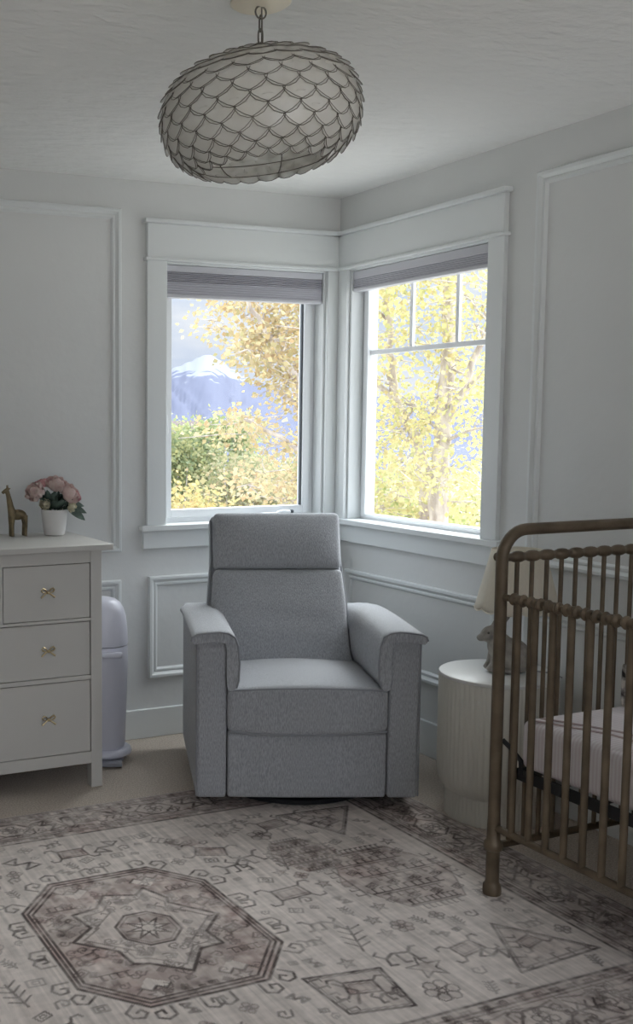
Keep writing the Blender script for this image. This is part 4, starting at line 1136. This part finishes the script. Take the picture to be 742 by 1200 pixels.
def shrub(label, c, rx, ry, rz, cols, seed, nleaf, size):
    nleaf, size = int(nleaf*1.6), size*.76
    root = thing('garden_shrub', label, 'shrub', (c.x, c.y, GZ)); r = np.random.default_rng(seed)
    h = c.z-GZ
    mb_ = MB(); rr_ = random.Random(seed); stems = []
    for k_ in range(26):
        a = rr_.uniform(0, 2*PI); q = rr_.uniform(.1, .92); e = rr_.uniform(.3, 1)
        tip = Vector((rx*q*math.cos(a), ry*q*math.sin(a), h+rz*e*math.sqrt(max(0, 1-q*q))))
        mid = Vector((tip.x*.45+rr_.gauss(0, .05), tip.y*.45+rr_.gauss(0, .05), tip.z*.62))
        mb_.tube([(tip.x*.06, tip.y*.06, 0), mid, tip], [.03, .018, .006], 5)
    mb_.build('stems', M['bark'], root, angle=180)
    # lumpy crown of leaf clumps
    ncl = 110; d = r.normal(size=(ncl, 3)); d /= np.linalg.norm(d, axis=1)[:, None]; rad = r.uniform(.55, 1, ncl)[:, None]
    cc = d*rad*np.array([rx, ry, rz])+np.array([0, 0, h]); per = nleaf//ncl
    pts = (cc[:, None]+r.normal(size=(ncl, per, 3))*np.array([rx, ry, rz])*.13).reshape(-1, 3)
    pts = pts[pts[:, 2] > .1]
    leaf_mesh('foliage', pts, size, cols, root, seed)
    return root
shrub('rounded green shrub below the mountain outside the left window', azp(28.0, 16.4, .62), 1.1, .95, .85, GRN, 1, 9000, .085)
shrub('dark green shrub at the left edge of the mountain view', azp(25.6, 13.9, .58), .8, .9, .8, [(140, 158, 92), (120, 142, 88), (176, 180, 104), (196, 190, 100)], 2, 7000, .075)
shrub('yellow shrub low at the left of the mountain view', azp(26.6, 9.6, -.05), .75, .7, .85, GLD, 3, 8000, .062)
shrub('tangled olive shrub low in the middle of the mountain view', azp(29.6, 11.7, .005), .8, .7, .95, [(196, 186, 130), (170, 172, 104), (206, 178, 120), (152, 160, 96)], 4, 7000, .065)
shrub('gold and green shrub below the orange tree', azp(32.2, 13.9, .06), .95, .7, .95, [(206, 192, 116), (180, 180, 104), (222, 190, 116), (160, 172, 100)], 5, 7500, .065)
shrub('light green shrub low outside the gridded window', azp(37.4, 11.2, -.05), 1.0, .9, 1.0, [(214, 220, 116), (196, 210, 110), (230, 224, 130)], 6, 8000, .07)
shrub('pale yellow shrub at the right of the gridded window', azp(41.8, 13.8, -.18), 1.2, .9, .95, [(226, 222, 130), (206, 206, 110), (236, 222, 150)], 7, 8000, .07)

# distant house with a low brown roof
hc = azp(27.0, 46)
ho = thing('distant_house', 'low brown roofed building on the horizon left of the mountain base', 'house', (hc.x, hc.y, GZ), math.radians(-27))
MB().box(-1.1, 1.1, 0, 3, 0, 3.75).build('walls', M['houset'], ho, smooth=False)
mb = MB(); mb.add([(-1.35, -.3, 3.75), (1.35, -.3, 3.75), (1.35, 3.3, 3.75), (-1.35, 3.3, 3.75), (-1.1, .8, 4.32), (1.0, .8, 4.32), (1.0, 2.2, 4.32), (-1.1, 2.2, 4.32)], [(0, 1, 5, 4), (1, 2, 6, 5), (2, 3, 7, 6), (3, 0, 4, 7), (4, 5, 6, 7), (0, 3, 2, 1)])
mb.build('roof', M['roof'], ho, smooth=False)

# snow-streaked mountain range
def mountain():
    D = 240
    na, nd = 240, 40
    az = np.linspace(14, 62, na); V = np.zeros((nd, na, 3)); r = np.random.default_rng(4)
    def n1(x, seed):
        q = np.random.default_rng(seed).random(400); i = np.floor(x).astype(int) % 399; f_ = x-np.floor(x); f_ = f_*f_*(3-2*f_); return q[i]*(1-f_)+q[i+1]*f_
    ctrl_a = [14, 20, 23.5, 25.9, 27.0, 27.6, 28.05, 28.5, 29.3, 30.4, 31.4, 32.4, 34, 36, 38, 40, 42, 46, 62]
    ctrl_t = [.010, .014, .024, .043, .050, .056, .0605, .057, .046, .034, .030, .022, .018, .022, .018, .024, .016, .014, .012]
    ridge = np.interp(az, ctrl_a, ctrl_t)+(n1(az*5, 1)-.5)*.004+(n1(az*14, 2)-.5)*.002
    for j in range(nd):
        s = j/(nd-1)
        dist = D*(1-.80*(1-s))
        hh = (CAMP.z+ridge*D+3.4)*s**1.7
        rough = ((n1(az*3+j*.35, 3)-.5)*.9+(n1(az*9-j*.6, 5)-.5)*.5)*s*s*(1-s)*8
        V[j, :, 0] = CAMP.x+dist*np.sin(np.radians(az)); V[j, :, 1] = CAMP.y+dist*np.cos(np.radians(az)); V[j, :, 2] = -3.4+hh+rough
    idx = np.arange(na*nd).reshape(nd, na)
    F = np.stack([idx[:-1, :-1], idx[:-1, 1:], idx[1:, 1:], idx[1:, :-1]], -1).reshape(-1, 4)
    return [tuple(p) for p in V.reshape(-1, 3)], [tuple(q) for q in F]
m = bpy.data.materials.new('hazed_mountain_rock'); m.use_nodes = True
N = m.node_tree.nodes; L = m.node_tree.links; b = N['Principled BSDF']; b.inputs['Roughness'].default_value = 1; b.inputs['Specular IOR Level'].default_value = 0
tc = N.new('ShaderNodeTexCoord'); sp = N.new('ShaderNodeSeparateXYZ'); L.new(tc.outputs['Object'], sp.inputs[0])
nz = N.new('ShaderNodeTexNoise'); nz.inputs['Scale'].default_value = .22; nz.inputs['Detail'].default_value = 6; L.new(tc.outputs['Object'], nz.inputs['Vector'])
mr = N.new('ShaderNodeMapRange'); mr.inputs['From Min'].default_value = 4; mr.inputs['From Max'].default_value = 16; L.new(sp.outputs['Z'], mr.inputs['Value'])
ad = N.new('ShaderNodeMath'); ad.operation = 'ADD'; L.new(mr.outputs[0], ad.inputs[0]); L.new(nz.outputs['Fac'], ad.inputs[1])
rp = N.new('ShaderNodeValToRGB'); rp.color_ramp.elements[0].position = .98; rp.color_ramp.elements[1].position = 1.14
rp.color_ramp.elements[0].color = srgb(96, 99, 115); rp.color_ramp.elements[1].color = srgb(128, 131, 142)  # distance haze is painted into these blue-grey rock and snow colours
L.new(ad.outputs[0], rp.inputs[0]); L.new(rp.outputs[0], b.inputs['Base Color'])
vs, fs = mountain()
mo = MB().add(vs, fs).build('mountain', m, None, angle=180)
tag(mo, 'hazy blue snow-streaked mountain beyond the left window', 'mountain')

# ------------------------------------------------------------------ sky
w = bpy.data.worlds.new('sky'); scn.world = w; w.use_nodes = True
N = w.node_tree.nodes; L = w.node_tree.links; N.clear()
out = N.new('ShaderNodeOutputWorld'); bg = N.new('ShaderNodeBackground'); L.new(bg.outputs[0], out.inputs[0])
tc = N.new('ShaderNodeTexCoord'); sp = N.new('ShaderNodeSeparateXYZ'); L.new(tc.outputs['Generated'], sp.inputs[0])
rp = N.new('ShaderNodeValToRGB'); e = rp.color_ramp.elements
e[0].position = .0; e[0].color = (.30, .29, .28, 1)
e[1].position = 1; e[1].color = (.92, .96, 1.0, 1)
for p, c in ((.49, (.30, .29, .28)), (.503, (.17, .176, .198)), (.57, (.195, .20, .215)), (.66, (.62, .65, .69))):
    q = rp.color_ramp.elements.new(p); q.color = (*c, 1)
mr = N.new('ShaderNodeMapRange'); mr.inputs['From Min'].default_value = -1; mr.inputs['From Max'].default_value = 1; L.new(sp.outputs['Z'], mr.inputs['Value']); L.new(mr.outputs[0], rp.inputs[0])
nz = N.new('ShaderNodeTexNoise'); nz.inputs['Scale'].default_value = 9; nz.inputs['Detail'].default_value = 5; mp = N.new('ShaderNodeMapping'); mp.inputs['Scale'].default_value = (1, 1, 3.2)
L.new(tc.outputs['Generated'], mp.inputs[0]); L.new(mp.outputs[0], nz.inputs['Vector'])
r2 = N.new('ShaderNodeValToRGB'); r2.color_ramp.elements[0].position = .42; r2.color_ramp.elements[0].color = (.84, .90, 1.0, 1); r2.color_ramp.elements[1].position = .62; r2.color_ramp.elements[1].color = (1.12, 1.10, 1.08, 1)
L.new(nz.outputs['Fac'], r2.inputs[0])
mx = N.new('ShaderNodeMix'); mx.data_type = 'RGBA'; mx.blend_type = 'MULTIPLY'; mx.inputs['Factor'].default_value = 1
L.new(rp.outputs[0], mx.inputs['A']); L.new(r2.outputs[0], mx.inputs['B']); L.new(mx.outputs['Result'], bg.inputs['Color'])
bg.inputs['Strength'].default_value = SKY_E

# bright veiled sun: a wide soft disc of cloud light high beyond the right window
sl = bpy.data.lights.new('veiled_sun', 'SUN'); sl.energy = SUN_E; sl.angle = math.radians(64); sl.color = (1.0, .99, .97)
so_ = bpy.data.objects.new('veiled_sun', sl); col.objects.link(so_)
az_, el_ = math.radians(70), math.radians(48)
so_.rotation_euler = Vector((-math.sin(az_)*math.cos(el_), -math.cos(az_)*math.cos(el_), -math.sin(el_))).to_track_quat('-Z', 'Y').to_euler()

# ------------------------------------------------------------------ camera and view
F, CXP, CYP = 1250, 120, 603
yaw, pitch, roll = .392, .0895, -.0025
cy_, sy_, cp, sp_ = math.cos(yaw), math.sin(yaw), math.cos(pitch), math.sin(pitch)
fwd = Vector((sy_*cp, cy_*cp, -sp_)); right = Vector((cy_, -sy_, 0)); up = right.cross(fwd)
r2_ = right*math.cos(roll)+up*math.sin(roll); u2_ = -right*math.sin(roll)+up*math.cos(roll)
cam = bpy.data.cameras.new('camera'); co = bpy.data.objects.new('camera', cam); col.objects.link(co)
co.matrix_world = Matrix(((r2_.x, u2_.x, -fwd.x, CAMP.x), (r2_.y, u2_.y, -fwd.y, CAMP.y), (r2_.z, u2_.z, -fwd.z, CAMP.z), (0, 0, 0, 1)))
cam.sensor_fit = 'VERTICAL'; cam.sensor_height = 24; cam.lens = 24*F/1200
cam.shift_x = (371-CXP)/1200; cam.shift_y = (CYP-600)/1200
cam.clip_start = .05; cam.clip_end = 2000
scn.camera = co
vs_ = scn.view_settings
scn.display_settings.display_device = 'sRGB'
vs_.view_transform = 'Standard'; vs_.look = 'None'; vs_.gamma = 1; vs_.use_curve_mapping = False; vs_.exposure = EXPO
cyc = scn.cycles
cyc.use_denoising = True; cyc.max_bounces = 10; cyc.diffuse_bounces = 6; cyc.transparent_max_bounces = 12; cyc.sample_clamp_indirect = 8; cyc.caustics_reflective = False; cyc.caustics_refractive = False
